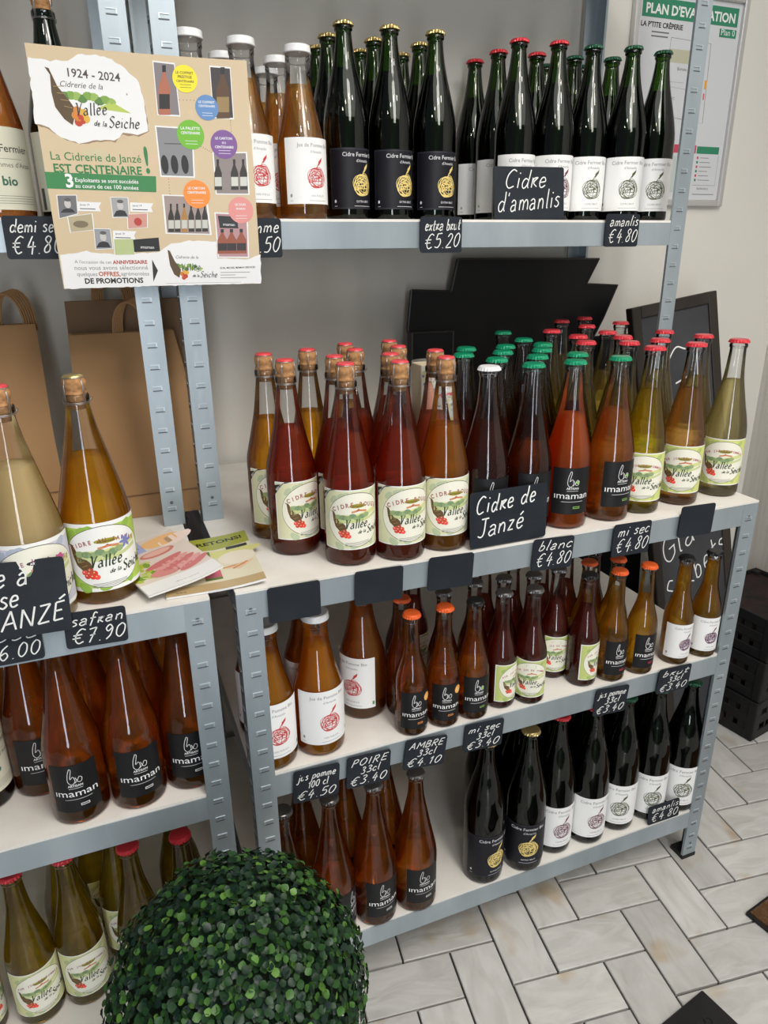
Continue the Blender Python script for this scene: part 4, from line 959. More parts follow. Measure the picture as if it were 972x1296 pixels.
photo([(192, 664), (260, 664), (264, 728), (200, 744)], (.16, .16, .17), fig='man'); photo([(372, 671), (434, 673), (438, 742), (380, 742)], (.35, .35, .36), fig='man'); photo([(314, 776), (372, 778), (380, 846), (320, 848)], (.30, .31, .33), fig='man')
for (x, y) in ((262, 686), (440, 690), (380, 784)):
    A.poly(P_((x, y), (x+80, y+4), (x+72, y+18), (x+78, y+34), (x, y+32)), WB, 3); A.text('Janzé 19', Hm(x+8, y+14), Hm(x+40, y+15), INK, 4); A.line(P_((x+8, y+24), (x+60, y+26)), .0012, (.1, .1, .1), 4)
photo([(226, 736), (312, 726), (318, 782), (236, 790)], (.45, .38, .24)); photo([(428, 730), (500, 726), (500, 776), (430, 780)], (.60, .30, .25)); photo([(380, 812), (450, 812), (456, 868), (384, 868)], (.45, .52, .25))
A.ell(*Hm(272, 762), .011, .005, (.20, .16, .10), 5, 12); A.ell(*Hm(466, 756), .006, .006, (.45, .05, .04), 5, 10); trees(392, 446, 835, .003)
A.poly(P_((448, 816), (536, 810), (540, 856), (452, 858)), (.015, .015, .015), 4); A.text('ımaman', Hm(474, 846), Hm(520, 848), WB, 5)
blob([(202, 862), (290, 852), (400, 868), (540, 858), (580, 832), (640, 822), (735, 826), (738, 884), (850, 888), (887, 872), (888, 972), (214, 976)], WB, 2, 2)
T_("A l'occasion de cet", (250, 892), (374, 896), (.2, .2, .2)); T_('ANNIVERSAIRE', (378, 897), (496, 898), (.40, .06, .03), bold=.03)
T_('nous vous avons sélectionné', (250, 914), (498, 918), (.2, .2, .2)); T_('quelques', (258, 934), (326, 936), (.2, .2, .2)); T_('OFFRES,', (330, 936), (404, 938), (.45, .10, .03), bold=.03); T_('agrémentées', (406, 936), (502, 938), (.2, .2, .2))
T_('DE PROMOTIONS', (284, 960), (482, 962), INK, bold=.035); A.poly(P_((512, 884), (532, 922), (516, 960)), INK, 4)
A.poly(P_((566, 852), (574, 856), (590, 890), (612, 920), (606, 948), (588, 936), (574, 905)), (.10, .06, .025), 3); trees(600, 680, 905, .004); fruit(624, 936, .0034, 7)
T_('Cidrerie de la', (594, 882), (672, 884), INK, shear=.3); A.hand('Vallée', Hm(612, 925), Hm(680, 922), .0011, INK, 6, 1.1, .2, .1, nib=.7); A.hand('de la', Hm(652, 945), Hm(676, 946), .0007, INK, 6, 1, .2, .1); A.hand('Seiche', Hm(678, 947), Hm(738, 948), .0011, INK, 6, 1.1, .2, .1, nib=.7)
T_('EURL MICHEL MAMAN SERVICES', (748, 920), (868, 918), INK, bold=.02)
for k, (a, b) in enumerate(((748, 850), (748, 800), (748, 838))): A.line(P_((a, 932+k*9), (b, 932+k*9)), .0009, (.25, .25, .25), 3)
A.line(P_((560, 966), (820, 966)), .0005, (.4, .4, .4), 3)
# product photographs on the poster
def bott(x, y, w_, h_, col, capc=(.02, .02, .02), lab=None):
    A.poly(P_((x-w_/2, y), (x+w_/2, y), (x+w_/2, y-h_*.55), (x+w_*.16, y-h_*.8), (x+w_*.14, y-h_), (x-w_*.14, y-h_), (x-w_*.16, y-h_*.8), (x-w_/2, y-h_*.55)), col, 5)
    A.poly(P_((x-w_*.16, y-h_*.86), (x+w_*.16, y-h_*.86), (x+w_*.16, y-h_), (x-w_*.16, y-h_)), capc, 5.4)
    if lab: A.poly(P_((x-w_*.46, y-h_*.12), (x+w_*.46, y-h_*.12), (x+w_*.46, y-h_*.42), (x-w_*.46, y-h_*.42)), lab, 5.6)
photo([(525, 206), (602, 214), (620, 398), (540, 394)], (.22, .19, .20)); bott(565, 392, 40, 170, (.42, .14, .08), lab=(.02, .02, .02))
photo([(722, 222), (796, 228), (806, 408), (734, 404)], (.05, .04, .04)); bott(768, 404, 46, 176, (.10, .05, .02), lab=(.30, .20, .08))
photo([(530, 428), (662, 436), (666, 608), (546, 604)], (.24, .24, .25))
for x in (562, 596, 632): A.ell(*Hm(x, 562), .0056, .0135, (.015, .015, .015), 5, 16)
A.line(P_((562, 490), (640, 492)), .0016, (.1, .1, .1), 5)
photo([(728, 520), (848, 520), (854, 668), (736, 666)], (.26, .22, .21)); [bott(x, 650, 26, 105, (.03, .025, .02), lab=(.6, .6, .55)) for x in (746, 803, 834)]
photo([(550, 664), (706, 670), (720, 804), (560, 798)], (.34, .27, .25)); [bott(x, 792, 20, 96, (.40, .20, .05) if i == 2 else (.03, .025, .02), lab=(.55, .55, .50)) for i, x in enumerate((580, 602, 626, 650, 674, 697))]
photo([(730, 726), (845, 732), (848, 884), (740, 882)], (.45, .25, .26)); A.poly(P_((742, 738), (808, 742), (812, 782), (748, 780)), (.02, .02, .02), 5); A.text('ımaman', Hm(760, 772), Hm(800, 774), WB, 6)
[bott(x, 868, 34, 84, (.30, .08, .04), lab=(.03, .02, .02)) for x in (756, 788, 822)]
DOT = {'yellow': (.88, .74, .03), 'blue': (.12, .26, .52), 'green': (.16, .46, .03), 'purple': (.20, .09, .30), 'orange': (.88, .26, .04), 'pink': (.72, .28, .26)}
for x, y, r, c, tt in ((637, 268, 43, 'yellow', 'LE COFFRET PRESTIGE CENTENAIRE'), (712, 367, 40, 'blue', 'LE COFFRET CENTENAIRE'), (654, 460, 47, 'green', 'LA PALETTE CENTENAIRE'), (769, 494, 46, 'purple', 'LE CARTON DU CENTENAIRE'), (671, 664, 46, 'orange', 'LE CARTON CENTENAIRE'), (822, 720, 43, 'pink', 'LE DUO MAMAN')):
    p = Hm(x, y); p2 = Hm(x+r, y); R_ = abs(p2[0]-p[0]); A.ell(p[0], p[1], R_, R_, DOT[c], 6, 28)
    wc = (.10, .08, .02) if c == 'yellow' else WB; ws = tt.split(); lines = [' '.join(ws[:2])]+ws[2:]
    for i, s_ in enumerate(lines): hw = R_*.70*min(1, len(s_)/10); A.text(s_, (p[0]-hw, p[1]+R_*(.34-.30*i)), (p[0]+hw, p[1]+R_*(.34-.30*i)), wc, 7, .02)
    for i in range(2): A.line([(p[0]-R_*.45, p[1]-R_*(.42+.2*i)), (p[0]+R_*.45, p[1]-R_*(.42+.2*i))], .0006, wc, 7)
for (a, b) in (((618, 340), (680, 342)), ((793, 412), (795, 450)), ((690, 500), (724, 520)), ((574, 612), (578, 662))):
    for i in range(6): A.ell(*Hm(a[0]+(b[0]-a[0])*i/5, a[1]+(b[1]-a[1])*i/5), .0007, .0007, (.15, .1, .08), 3, 6)
poster = empty('poster', (-.0215, .298, 1.510), 0); poster.rotation_euler = (math.radians(2), 0, 0)
tag(poster, 'large beige cider centenary poster with coloured dots, hung on the left posts', 'poster')
def bend(me):
    for v in me.vertices: v.co.y -= .010*(v.co.x/.155)**2-.004*math.sin(v.co.z*14)
bm = bmesh.new()
bmesh.ops.create_grid(bm, x_segments=12, y_segments=12, size=.5)
for v in bm.verts: v.co = Vector((v.co.x*pw, .0003, v.co.y*ph))
pme = bm_me(bm, 'paper'); bend(pme); link('paper', pme, mat('poster_paper', (.78, .76, .72), .6), poster)
pr = A.mesh('printed_picture', .0003, .00010, .012)
bm = bmesh.new(); bm.from_mesh(pr)
for k in range(1, 14): bmesh.ops.bisect_plane(bm, geom=bm.verts[:]+bm.edges[:]+bm.faces[:], plane_co=(0, 0, -ph/2+ph*k/14), plane_no=(0, 0, 1))
bm.to_mesh(pr); bm.free(); bend(pr); link('printed_picture', pr, attr_mat('poster_print', .38, .5), poster)

# ------------------------------------------------------------------ evacuation plan on the back wall
Hs = homog([(330, 60), (830, 140), (720, 1000), (330, 0)], [(1.221, 1.938), (1.528, 1.932), (1.535, 1.548), (1.218, 1.961)])
sx, sz = 1.3725, 1.752
A = Art(); pl = lambda x, y: (Hs(x, y)[0]-sx, Hs(x, y)[1]-sz)
A.rect(-.165, -.232, .165, .232, (.60, .61, .63), 0)
GR = (.03, .22, .12)
x0, x1 = -.155, .155
A.rect(x0, .180, x1, .222, GR, 1); A.text("PLAN D'EVACUATION", (x0+.012, .189), (x1-.010, .189), (.75, .78, .75), 2, .03)
A.text("LA P'TITE CRÊPERIE", (x0, .160), (x0+.132, .160), INK, 2, .03); A.line([(x0+.035, .150), (x0+.09, .150)], .003, (.15, .15, .15), 2); A.line([(x0+.035, .141), (x0+.088, .141)], .003, (.15, .15, .15), 2)
A.rect(.098, .155, .155, .174, GR, 1); A.text('Plan 0', (.104, .160), (.150, .160), (.75, .78, .75), 2)
L_ = lambda pts, c=(.12, .12, .13), w_=.0013: A.line(pts, w_, c, 2)
L_([(-.060, .02), (-.056, .142), (.075, .138), (.080, -.045), (.062, -.045), (.060, -.095), (.035, -.095), (.036, -.04), (.02, -.04), (-.025, -.035), (-.028, -.12)])
L_([(-.060, .02), (-.062, -.03), (-.026, -.035)]); A.rect(-.056, .088, .010, .118, (.48, .47, .34), 1); A.line([(-.058, .045), (.0, .045)], .0009, (.3, .3, .3), 2); A.line([(-.06, .035), (.02, .030)], .0009, (.3, .3, .3), 2)
A.rect(.070, .035, .078, .055, (.75, .35, .05), 3); A.rect(.070, .010, .074, .025, (.6, .1, .1), 3)
A.text('Bureau', (-.025, .072), (.005, .072), (.1, .1, .1), 2); A.text('WC', (-.04, .005), (-.024, .005), (.1, .1, .1), 2)
for k, yy in enumerate((.100, .06, -.02)): A.rect(.012+.01*k, yy, .018+.01*k, yy+.005, GR, 3)
A.rect(x0, -.118, .070, -.098, (.55, .06, .10), 1); A.rect(.073, -.118, x1-.004, -.100, GR, 1); A.text('CONSIGNES', (-.13, -.113), (-.02, -.113), (.8, .8, .8), 2)
for k in range(6): A.line([(.088, -.128-.011*k), (.088+.03+.006*(k % 3), -.128-.011*k)], .0016, (.2, .2, .2), 2); A.rect(.076, -.131-.011*k, .082, -.125-.011*k, (.6, .08, .10) if k % 2 == 0 else GR, 2)
A.line([(.072, -.196), (.152, -.196), (.152, -.120)], .0008, (.1, .1, .1), 2)
A.rect(-.02, -.215, .06, -.125, (.50, .56, .52), 1)
for k in range(10): A.line([(-.15, -.13-.008*k), (-.03, -.13-.008*k)], .0014, (.3, .3, .32), 2)
A.text('Extincteurs', (.09, -.207), (.13, -.207), (.1, .1, .1), 2); A.line([(.075, -.219), (.152, -.219)], .0015, (.1, .1, .1), 2)
sign = empty('evacuation_plan', (sx, .7195, sz)); tag(sign, 'framed evacuation plan with a green header on the cream wall', 'sign')
bm = bmesh.new(); fw = .0165
for (a, b, c, d) in ((-.182, -.182+fw, -.250, .250), (.182-fw, .182, -.250, .250), (-.182+fw, .182-fw, -.250, -.250+fw), (-.182+fw, .182-fw, .250-fw, .250)): box(bm, a, b, -.016, 0, c, d)
bevel(bm, .004, 3); obj('frame', bm, mat('brushed_aluminium_frame', (.62, .61, .60), .35, .6), sign, smooth=False)
bm = bmesh.new(); box(bm, -.1655, .1655, -.006, -.001, -.2335, .2335); obj('backing', bm, mat('white_backing', (.6, .6, .6), .6), sign)
link('plan_print', A.mesh('plan_print', .0063, .00012), attr_mat('plan_print', .25, .5), sign)

# ------------------------------------------------------------------ brochures on the shelf
def brochure(name, label, corners, z, art, w_=.148, h_=.210):
    A = Art(); art(A, w_, h_)
    r = empty(name, (0, 0, 0)); cx = sum(c[0] for c in corners)/4; cy_ = sum(c[1] for c in corners)/4
    dx = Vector((corners[1][0]-corners[0][0], corners[1][1]-corners[0][1])); a = math.atan2(dx.y, dx.x)
    r.location = (cx, cy_, z); r.rotation_euler = (0, 0, a); tag(r, label, 'brochure', 'brochures on the main shelf')
    me = A.mesh('cover', .0002, .00008, .008)
    T = Matrix.Rotation(-PI/2, 4, 'X')
    for v in me.vertices:
        x, y, l = v.co.x, v.co.z, -v.co.y; v.co = (x, y, .004+l+.006*max(0, (x/w_)*2)**2+.0005*math.sin(x*30))
    link('cover', me, attr_mat(name+'_print', .25, .5), r)
    bm = bmesh.new(); bmesh.ops.create_grid(bm, x_segments=10, y_segments=2, size=.5); 
    for v in bm.verts: v.co = Vector((v.co.x*w_, v.co.y*h_, .0038+.006*max(0, v.co.x*2)**2+.0005*math.sin(v.co.x*w_*30)))
    ex = bmesh.ops.extrude_face_region(bm, geom=bm.faces[:])
    for v in [g for g in ex['geom'] if isinstance(g, bmesh.types.BMVert)]: v.co.z = max(.0002, v.co.z-.0034)
    bmesh.ops.recalc_face_normals(bm, faces=bm.faces); obj('pages', bm, mat(name+'_pages', (.75, .74, .72), .5), r)
    return r
def art_salami(A, w_, h_):
    A.rect(-w_/2, -h_/2, w_/2, h_/2, (.72, .62, .55), 0); X = lambda x: x*w_; Y = lambda y: y*h_
    A.poly([(X(-.5), Y(.5)), (X(-.02), Y(.5)), (X(-.02), Y(.26)), (X(-.5), Y(.22))], (.38, .42, .68), 1); A.text('BRETONS!', (X(-.44), Y(.31)), (X(-.08), Y(.34)), (.05, .07, .25), 2, .03)
    A.ell(X(.25), Y(.36), .034, .02, (.85, .50, .22), 1, 18); A.ell(X(.42), Y(.30), .03, .018, (.86, .70, .62), 1, 18)
    r = random.Random(6)
    for k in range(22): A.ell(X(-.34)+r.uniform(-.028, .028), Y(-.10)+r.uniform(-.026, .030), .010, .006, [(.20, .36, .04), (.42, .55, .06), (.55, .62, .20)][k % 3], 2, 8, r.uniform(0, 3))
    A.ell(X(.06), Y(.16), .030, .013, (.62, .22, .18), 3, 18, .1); A.ell(X(.06), Y(.17), .024, .009, (.78, .45, .38), 4, 18, .1)
    for k in range(5): A.ell(X(.02+.07*k), Y(-.04-.05*k), .036-.002*k, .009, [(.60, .18, .18), (.72, .34, .32)][k % 2], 5, 18, .35)
    A.ell(X(-.08), Y(-.22), .024, .013, (.66, .26, .24), 5, 16); A.rect(X(-.5), Y(-.5), X(.5), Y(-.32), (.80, .79, .78), 1)
    A.text('office de tourisme', (X(-.1), Y(-.44)), (X(.22), Y(-.44)), (.3, .3, .3), 2)
def art_cider(A, w_, h_):
    A.rect(-w_/2, -h_/2, w_/2, h_/2, (.74, .68, .50), 0); X = lambda x: x*w_; Y = lambda y: y*h_
    A.poly([(X(-.5), Y(.5)), (X(.5), Y(.5)), (X(.5), Y(.26)), (X(.1), Y(.22)), (X(-.5), Y(.30))], (.36, .38, .05), 1); A.ell(X(.2), Y(.12), .06, .016, (.68, .66, .25), 1, 18)
    A.text('BRETONS!', (X(-.16), Y(.33)), (X(.44), Y(.36)), (.02, .03, .01), 2, .03); A.rect(X(.22), Y(.18), X(.46), Y(.235), (.03, .03, .03), 2)
    A.poly([(X(-.09), Y(-.34)), (X(.09), Y(-.34)), (X(.085), Y(-.08)), (X(.03), Y(.06)), (X(.03), Y(.20)), (X(-.03), Y(.20)), (X(-.03), Y(.06)), (X(-.085), Y(-.08))], (.13, .20, .02), 3)
    A.rect(X(-.085), Y(-.30), X(.085), Y(-.10), (.62, .10, .16), 4); A.ell(X(.30), Y(.0), .030, .026, (.82, .74, .60), 2, 18)
    for k in range(4): A.line([(X(.12+.05*k), Y(-.16-.02*k)), (X(.30+.05*k), Y(-.14+.01*k))], .005, [(.65, .28, .10), (.80, .55, .35)][k % 2], 3)
    A.rect(X(-.5), Y(-.5), X(.5), Y(-.38), (.50, .36, .18), 2); A.text('www', (X(-.4), Y(-.47)), (X(-.3), Y(-.47)), INK, 3)
b1 = brochure('brochure', 'brochure with a cider bottle picture lying across both unit boards', [(-.10, .226), (.048, .22), (.05, .014), (-.105, .012)], .9205, art_cider); b1.rotation_euler = (0, 0, math.radians(-2)); b1.location = (-.020, .118, .9205)
b2 = brochure('brochure', 'brochure with sliced sausage picture on top of the other one', [(-.146, .222), (-.067, .226), (-.04, .077), (-.118, .018)], .9305, art_salami, .118, .200)
b2.rotation_euler = (0, math.radians(-3), math.radians(17)); b2.location = (-.094, .122, .9345)

# ------------------------------------------------------------------ kraft carrier bags behind the left shelf
def paper_bag(name, label, bl, br, back, h, lean, handle_x, dark=False):
    """bl, br: front bottom corners; back: back bottom right corner; leaning to the wall by 'lean'"""
    r = empty(name, bl, 0); tag(r, label, 'bag', 'kraft paper carrier bags'); ex = Vector(br)-Vector(bl); wd = ex.length; ex.normalize(); ey = Vector((-ex.y, ex.x, 0)); dp = (Vector(back)-Vector(br)).dot(ey)
    r.rotation_euler = (0, 0, math.atan2(ex.y, ex.x)); lz = math.cos(lean); ly = math.sin(lean)
    def P(x, d, t): return (x-.045*t*(x/wd)**2*(wd > .23)+.0015*math.sin(t*7+x*7), d*(1-.55*t)+ly*h*t-.006*math.sin(t*PI)*(1 if d == 0 else -.3)+.001*math.sin(x*30+t*4), lz*h*t)
    bm = bmesh.new(); nx, nt = 8, 10
    def sheet(fn, a, b):
        g = [[bm.verts.new(fn(i/a, j/b)) for i in range(a+1)] for j in range(b+1)]
        for j in range(b):
            for i in range(a): bm.faces.new((g[j][i], g[j][i+1], g[j+1][i+1], g[j+1][i]))
    sheet(lambda u, t: P(u*wd, 0, t), nx, nt); sheet(lambda u, t: P(wd-u*wd, dp, t*1.0), nx, nt)
    def side(x, s):
        def fn(u, t):
            p = P(x, dp*u, t); k = 1-abs(2*u-1); return (p[0]-s*k*.020*max(0, t-.12), p[1], p[2])
        return fn
    sheet(side(wd, 1), 4, nt); sheet(lambda u, t: side(0, -1)(1-u, t), 4, nt); sheet(lambda u, t: P(u*wd, dp*(1-t), 0), nx, 2)
    bmesh.ops.remove_doubles(bm, verts=bm.verts, dist=.0006)
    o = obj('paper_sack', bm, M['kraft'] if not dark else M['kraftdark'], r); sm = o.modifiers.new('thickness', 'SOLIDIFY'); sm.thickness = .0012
    # folded seam near the bottom and a reinforced rim at the mouth
    bm = bmesh.new(); p0 = Vector(P(0, 0, .125)); p1 = Vector(P(wd, 0, .118)); box(bm, p0.x, p1.x, -.0022, -.0006, -.0006, .0006)
    T = Matrix.Translation((0, p0.y-.0012, p0.z)); bm.transform(T); obj('base_fold', bm, M['kraftdark'], r)
    for hx in handle_x:
        bm = bmesh.new()
        for k in range(6):
            off = k*.0045; pts = []
            for i in range(13):
                a = PI*i/12; q0 = P(hx+off*.9, .004+off*.6, 1.0)
                pts.append((q0[0]+(1-math.cos(a))*.030, q0[1]+.012*math.sin(a)+off*.2, q0[2]-.02+.075*math.sin(a)**.7+off*.3))
            tube(bm, pts, .0021, 6)
        obj('twisted_handle', bm, M['kraft'], r, smooth=True)
    return r
paper_bag('paper_bag', 'large open kraft carrier bag leaning behind the two upright posts', (-.190, .392, .9205), (.046, .392, .9205), (.100, .462, .9205), .355, math.radians(20), (.085,))
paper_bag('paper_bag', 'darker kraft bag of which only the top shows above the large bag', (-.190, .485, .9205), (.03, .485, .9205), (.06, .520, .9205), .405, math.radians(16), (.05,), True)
paper_bag('paper_bag', 'kraft carrier bag with bunched handles, at the left edge of the picture', (-.465, .455, .9205), (-.238, .475, .9205), (-.222, .540, .9205), .365, math.radians(15), (.075, .15))

# ------------------------------------------------------------------ black display boards, gift carton
def slab(name, label, pts, y, th, lean, m, cat='board', rim=True):
    bm = bmesh.new(); cx = sum(p[0] for p in pts)/len(pts); z0 = min(p[1] for p in pts)
    f = [bm.verts.new((px-cx, 0, pz-z0)) for px, pz in pts]; bk = [bm.verts.new((px-cx, th, pz-z0)) for px, pz in pts]
    bm.faces.new(f); bm.faces.new(bk[::-1]); n = len(f)
    for i in range(n): bm.faces.new((f[(i+1) % n], f[i], bk[i], bk[(i+1) % n]))
    bmesh.ops.recalc_face_normals(bm, faces=bm.faces); bmesh.ops.bevel(bm, geom=bm.edges[:], offset=.0015, segments=1, affect='EDGES')
    root = empty(name, (cx, y, z0)); root.rotation_euler = (lean, 0, 0); tag(root, label, cat); obj('panel', bm, m, root)
    if rim:
        bm = bmesh.new()
        for (a, b) in zip(pts, pts[1:]+pts[:1]): tube(bm, [(a[0]-cx, .0, a[1]-z0), (b[0]-cx, .0, b[1]-z0)], .0022, 6)
        obj('rim', bm, mat(name+'_rim', (.030, .028, .026), .35), root)
    return root
pts = [(.690, 1.376), (1.099, 1.370), (1.066, 1.309), (1.166, 1.303), (1.130, 1.220), (1.075, 1.12), (1.05, 1.05), (1.03, .925), (.60, .925), (.590, 1.05), (.559, 1.218), (.568, 1.308), (.673, 1.302)]
slab('display_board', 'wide matt black board with stepped top edges behind the capped bottles', pts, .640, .012, 0.0, M['slateflat'])
slab('display_box', 'small black upright board in front of the stepped black board', [(.548, .925), (.548, 1.214), (.655, 1.213), (.655, .925)], .590, .03, 0, M['slateflat'])
gb = empty('gift_carton', (.4185, .203, .9205), 0); tag(gb, 'flower-patterned gift carton with an oval window among the corked bottles', 'carton')
bm = bmesh.new(); box(bm, -.0335, .0335, -.021, .021, 0, .286); bevel(bm, .0015, 1); obj('carton', bm, mat('pale_carton', (.62, .52, .36), .6), gb)
A = Art(); A.rect(-.0325, .002, .0325, .284, (.66, .64, .58), 0); r = random.Random(8)
for k in range(420):
    c = r.choice([(.75, .75, .72), (.30, .33, .36), (.50, .48, .42), (.45, .50, .20), (.70, .60, .20), (.16, .20, .24), (.78, .77, .74), (.62, .40, .32)])
    A.ell(r.uniform(-.030, .030), r.uniform(.006, .280), r.uniform(.0018, .0042), r.uniform(.0015, .0035), c, 1+r.random(), 6, r.uniform(0, 3))
A.ell(-.017, .195, .0125, .062, (.42, .16, .10), 3, 30); A.ell(-.017, .195, .0115, .060, (.72, .34, .24), 3.3, 30)
A.text('armorinat', (-.002, .262), (.030, .264), (.80, .52, .05), 4, .03, .3); A.text('rouge', (.0, .225), (.030, .228), (.62, .04, .08), 4, .03, .3)
link('printed_front', A.mesh('printed_front', .0214, .0001), M['print'], gb)
bm = bmesh.new(); lathe(bm, [(.030, 0), (.033, .002), (.033, .262), (.031, .266), (.031, .274), (.0285, .2745), (.028, .272), (.004, .272)], 36)
tag(obj('tin_can', bm, mat('silver_tin', (.60, .58, .55), .3, .9), None, (.452, .300, .9205), smooth=True), 'silver-topped tin just behind the flowered carton', 'tin')

# ------------------------------------------------------------------ chalkboards leaning at the right of the units
def framed_board(name, label, TL, TR, BR, lines, fr=.032):
    TL, TR, BR = Vector(TL), Vector(TR), Vector(BR); ex = (TR-TL); w_ = ex.length; ex.normalize(); ez = (TR-BR); h_ = ez.length; ez.normalize(); ey = ez.cross(ex).normalized(); ez = ex.cross(ey).normalized()*-1
    if ez.z < 0: ez = -ez
    ey = ez.cross(ex)
    o = empty(name); bl = TR-ez*h_-ex*w_
    o.matrix_world = Matrix(((ex.x, ey.x, ez.x, bl.x), (ex.y, ey.y, ez.y, bl.y), (ex.z, ey.z, ez.z, bl.z), (0, 0, 0, 1)))
    tag(o, label, 'chalkboard')
    bm = bmesh.new(); box(bm, .01, w_-.01, -.006, .006, .01, h_-.01); obj('slate', bm, mat(name+'_slate', (.035, .037, .042), .6, 0, .3, (5, (.06, .06, .066), (1, 1, 1))), o)
    for (a, b, c, d) in ((0, fr, 0, h_), (w_-fr, w_, 0, h_), (fr, w_-fr, 0, fr), (fr, w_-fr, h_-fr, h_)):
        bm = bmesh.new(); box(bm, a, b, -.012, .012, c, d); bevel(bm, .002, 1); obj('frame_bar', bm, M['woodblack'], o)
    if lines:
        A = Art()
        for st, x0, z0, x1, z1, wd, hr in lines: A.hand(st, (x0, z0), (x1, z1), wd, CH, 1, H=hr)
        me = A.mesh('chalk_writing', .0066, .0001); link('chalk_writing', me, M['chalk'], o)
    return o
framed_board('chalkboard', 'tall framed chalkboard with ice cream writing, leaning beside the right post', (1.13, .545, 1.250), (1.42, .56, 1.285), (1.455, .37, .02),
             [('Gl', .075, .98, .24, 1.02, .004, .16), ('Glaces', .04, .56, .28, .66, .0040, .075), ('Sorbets', .05, .43, .28, .55, .0040, .07)], .03)
bm = bmesh.new(); box(bm, 0, .27, 0, .014, 0, 1.17); bevel(bm, .002, 1)
tag(obj('black_panel', bm, M['slateflat'], None, (1.090, .600, 0), (math.radians(-4.5), 0, 0)), 'plain black panel leaning on the wall behind the framed chalkboard', 'panel')

# ------------------------------------------------------------------ black crates, mats
def crate(name, label, x, y, z, rz, w_, d_, h_):
    r = empty(name, (x, y, z), rz); tag(r, label, 'crate', 'black plastic crates')
    m = M['plastic_black']
    for zz in (0, h_*.5-.014, h_-.030):
        bm = bmesh.new(); t = .006; b = .030
        box(bm, 0, w_, 0, t, zz, zz+b); box(bm, 0, w_, d_-t, d_, zz, zz+b); box(bm, 0, t, t, d_-t, zz, zz+b); box(bm, w_-t, w_, t, d_-t, zz, zz+b); bevel(bm, .0015, 1); obj('rim_band', bm, m, r)
    for cx, cy_ in ((.012, .012), (w_-.012, .012), (.012, d_-.012), (w_-.012, d_-.012)):
        bm = bmesh.new(); box(bm, cx-.014, cx+.014, cy_-.014, cy_+.014, .002, h_-.002); bevel(bm, .005, 2); obj('corner_post', bm, m, r)
    for i in range(1, 9):
        for fy in (.002, d_-.005):
            bm = bmesh.new(); cx = w_*i/9; box(bm, cx-.004, cx+.004, fy, fy+.003, .02, h_-.02); obj('side_slat', bm, m, r)
    for i in range(1, 7):
        bm = bmesh.new(); cy_ = d_*i/7; box(bm, .002, .005, cy_-.012, cy_+.012, .02, h_-.02); obj('side_slat', bm, m, r)
    bm = bmesh.new(); box(bm, .004, w_-.004, .006, d_-.006, .004, .008)
    for i in range(10): box(bm, .01+i*(w_-.02)/10, .016+i*(w_-.02)/10, .01, d_-.01, .008, .012)
    obj('base_grid', bm, m, r)
    bm = bmesh.new(); box(bm, .01, w_-.01, .008, d_-.008, h_*.3, h_*.9); obj('dark_contents', bm, mat('dark_contents', (.008, .007, .007), .7, 0, .3, (20, (.03, .012, .012), (1, 1, 1)), (30, .6)), r)
    bm = bmesh.new(); box(bm, w_*.3, w_*.7, -.004, .002, h_-.028, h_-.006); bevel(bm, .003, 2); obj('handle', bm, m, r)
    return r
for k, (lb) in enumerate(('bottom black plastic crate of the stack, on the tiles at right', 'second black plastic crate up in the stack at right', 'top black plastic crate of the stack at right')):
    crate('plastic_crate', lb, 1.515+.004*k, .262+.003*k, .001+.133*k, math.radians(10-2*k), .29, .27, .132)
brown = mat('brown_coir', (.16, .085, .045), .95, 0, .1, (60, (.09, .045, .02), (1, 1, 1)), (300, 1.0))
mt = empty('door_mat', (1.025, -.173, .0005), math.radians(9)); tag(mt, 'brown door mat with black border at the right edge', 'mat')
bm = bmesh.new(); box(bm, .006, .60, -.40, -.006, 0, .011); obj('mat_pile', bm, brown, mt)
bm = bmesh.new(); box(bm, 0, .606, -.006, 0, 0, .009); box(bm, 0, .006, -.406, -.006, 0, .009); box(bm, .006, .606, -.406, -.4, 0, .009); box(bm, .6, .606, -.4, -.006, 0, .009); bevel(bm, .001, 1); obj('border', bm, M['plastic_black'], mt)
rm = empty('rubber_mat', (.803, -.272, .0005), math.radians(10)); tag(rm, 'black rubber mat with raised ring pattern at the bottom edge', 'mat')
bm = bmesh.new(); box(bm, -.42, 0, -.62, 0, 0, .008); bevel(bm, .002, 1); obj('mat_base', bm, M['plastic_black'], rm)
bm = bmesh.new()
for i in range(9):
    for j in range(14):
        cx, cy_ = -.045-i*.022-(j % 2)*.011, -.045-j*.019
        tube(bm, [(cx+.008*math.cos(a*PI/3), cy_+.008*math.sin(a*PI/3), .0085) for a in range(6)], .0014, 5, True)
tag(obj('raised_rings', bm, M['plastic_black'], rm), kind='stuff')

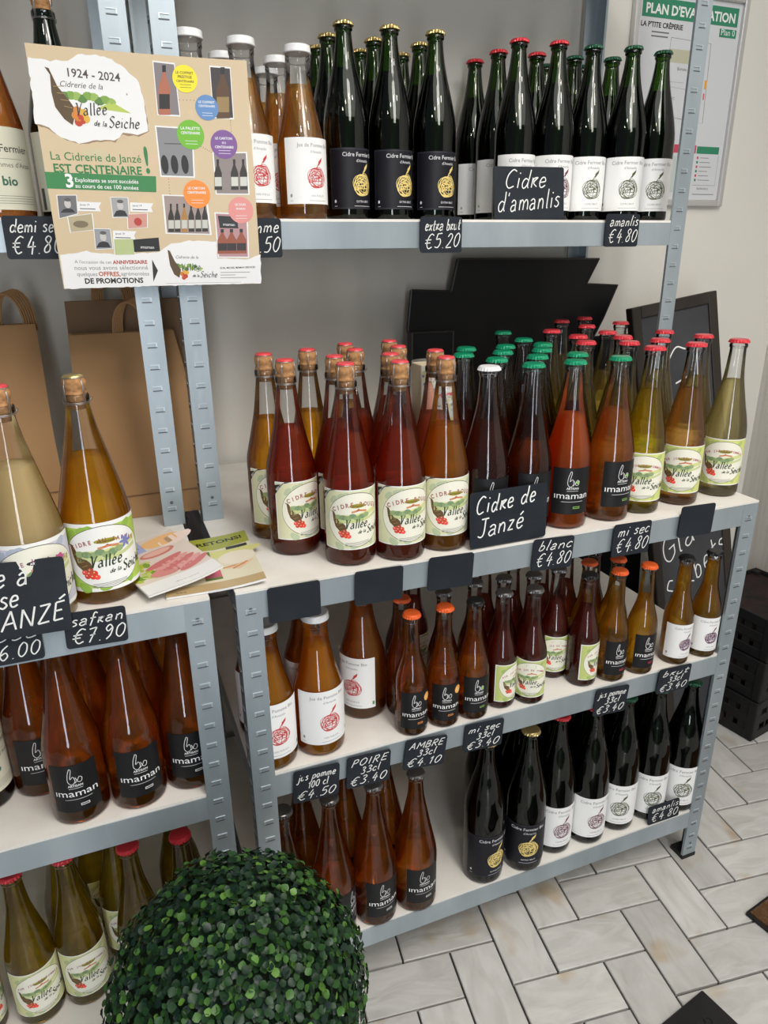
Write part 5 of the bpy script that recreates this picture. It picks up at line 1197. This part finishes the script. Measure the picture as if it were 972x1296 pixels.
# ------------------------------------------------------------------ boxwood ball
BC = Vector((-.080, -.232, .418)); BR_ = .172
bx = empty('boxwood_topiary', (BC.x, BC.y, 0)); tag(bx, 'dark green clipped boxwood ball on a short trunk, standing in front of the shelves', 'plant')
def leaf_material():
    m = bpy.data.materials.new('boxwood_leaf'); m.use_nodes = True; nt = m.node_tree; b = nt.nodes['Principled BSDF']
    a = nt.nodes.new('ShaderNodeAttribute'); a.attribute_name = 'Col'; oi = nt.nodes.new('ShaderNodeObjectInfo')
    b.inputs['Roughness'].default_value = 0.42; b.inputs['Specular IOR Level'].default_value = .35
    nt.links.new(a.outputs['Color'], b.inputs['Base Color']); return m
ML = leaf_material()
GC = [(.007, .028, .010), (.011, .040, .012), (.020, .065, .015), (.044, .120, .020), (.095, .21, .032), (.005, .020, .012)]
def leaf_bm(bm, T, col, cl, L=.0068):
    pr = [(0, 0, 0), (.45, .30, .10), (.75, .72, .14), (.55, 1.25, .08), (0, 1.55, -.02), (-.55, 1.25, .08), (-.75, .72, .14), (-.45, .30, .10)]
    vs = [bm.verts.new(T @ Vector((x*L, y*L, z*L))) for x, y, z in pr]; mid = bm.verts.new(T @ Vector((0, .75*L, -.08*L)))
    for i in range(8):
        f = bm.faces.new((vs[i], vs[(i+1) % 8], mid)); f.smooth = True
        for lp in f.loops: lp[cl] = (*col, 1)
rnd = random.Random(12)
bm = bmesh.new(); cl = bm.loops.layers.float_color.new('Col')
cand = []
viewd = (Vector((CX, CY, 1.398))-BC).normalized()
for k in range(10000):
    zz = 1-2*(k+.5)/10000; th = k*2.399963; rr_ = math.sqrt(max(0, 1-zz*zz)); n = Vector((rr_*math.cos(th), rr_*math.sin(th), zz))
    if n.dot(viewd) < -.45 and k % 3: continue
    p = BC+n*(BR_+rnd.uniform(-.014, .010)+.004*math.sin(n.x*9)*math.sin(n.z*8))
    up = (n+Vector((rnd.uniform(-.9, .9), rnd.uniform(-.9, .9), rnd.uniform(-.6, 1.0)))*.62).normalized()
    tan = up.cross(Vector((rnd.uniform(-1, 1), rnd.uniform(-1, 1), rnd.uniform(-1, 1)))).normalized(); s = rnd.uniform(.75, 1.25)
    T = Matrix.Translation(p) @ Matrix((tan.to_tuple(), up.cross(tan).to_tuple(), up.to_tuple())).transposed().to_4x4() @ Matrix.Scale(s, 4)
    w_ = rnd.random(); col = GC[5] if w_ < .16 else GC[0] if w_ < .40 else GC[1] if w_ < .64 else GC[2] if w_ < .82 else GC[3] if w_ < .95 else GC[4]
    if len(cand) < 300 and n.dot(viewd) > .72 and s > 1.0 and rnd.random() < .8: cand.append((T, GC.index(col)))
    else: leaf_bm(bm, T, col, cl)
tag(obj('foliage', bm, ML, bx, -Vector((BC.x, BC.y, 0))), kind='stuff')
LM_ = []
for c in GC:
    b2_ = bmesh.new(); c2 = b2_.loops.layers.float_color.new('Col'); leaf_bm(b2_, Matrix.Identity(4), c, c2); me = bm_me(b2_, 'leaf'); me.materials.append(ML); LM_.append(me)
for T, ci in cand:
    o = bpy.data.objects.new('leaf', LM_[ci]); C.objects.link(o); o.parent = bx; o.matrix_local = Matrix.Translation((-BC.x, -BC.y, 0)) @ T
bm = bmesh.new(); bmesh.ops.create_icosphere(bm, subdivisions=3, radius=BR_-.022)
obj('inner_ball', bm, mat('shaded_foliage_core', (.010, .026, .010), .9), bx, (0, 0, BC.z), smooth=True)  # dark core colour stands in for the shade deep between the leaves
bm = bmesh.new(); tube(bm, [(0, 0, .10), (.004, .003, .17), (-.002, 0, .25)], .014, 8); obj('trunk', bm, mat('brown_bark', (.10, .06, .035), .9), bx, smooth=True)
bm = bmesh.new(); lathe(bm, [(.072, .001), (.078, .004), (.098, .125), (.104, .13), (.104, .145), (.096, .146), (.094, .128), (.03, .126)], 40); obj('pot', bm, mat('dark_grey_pot', (.05, .05, .055), .5), bx, smooth=False)
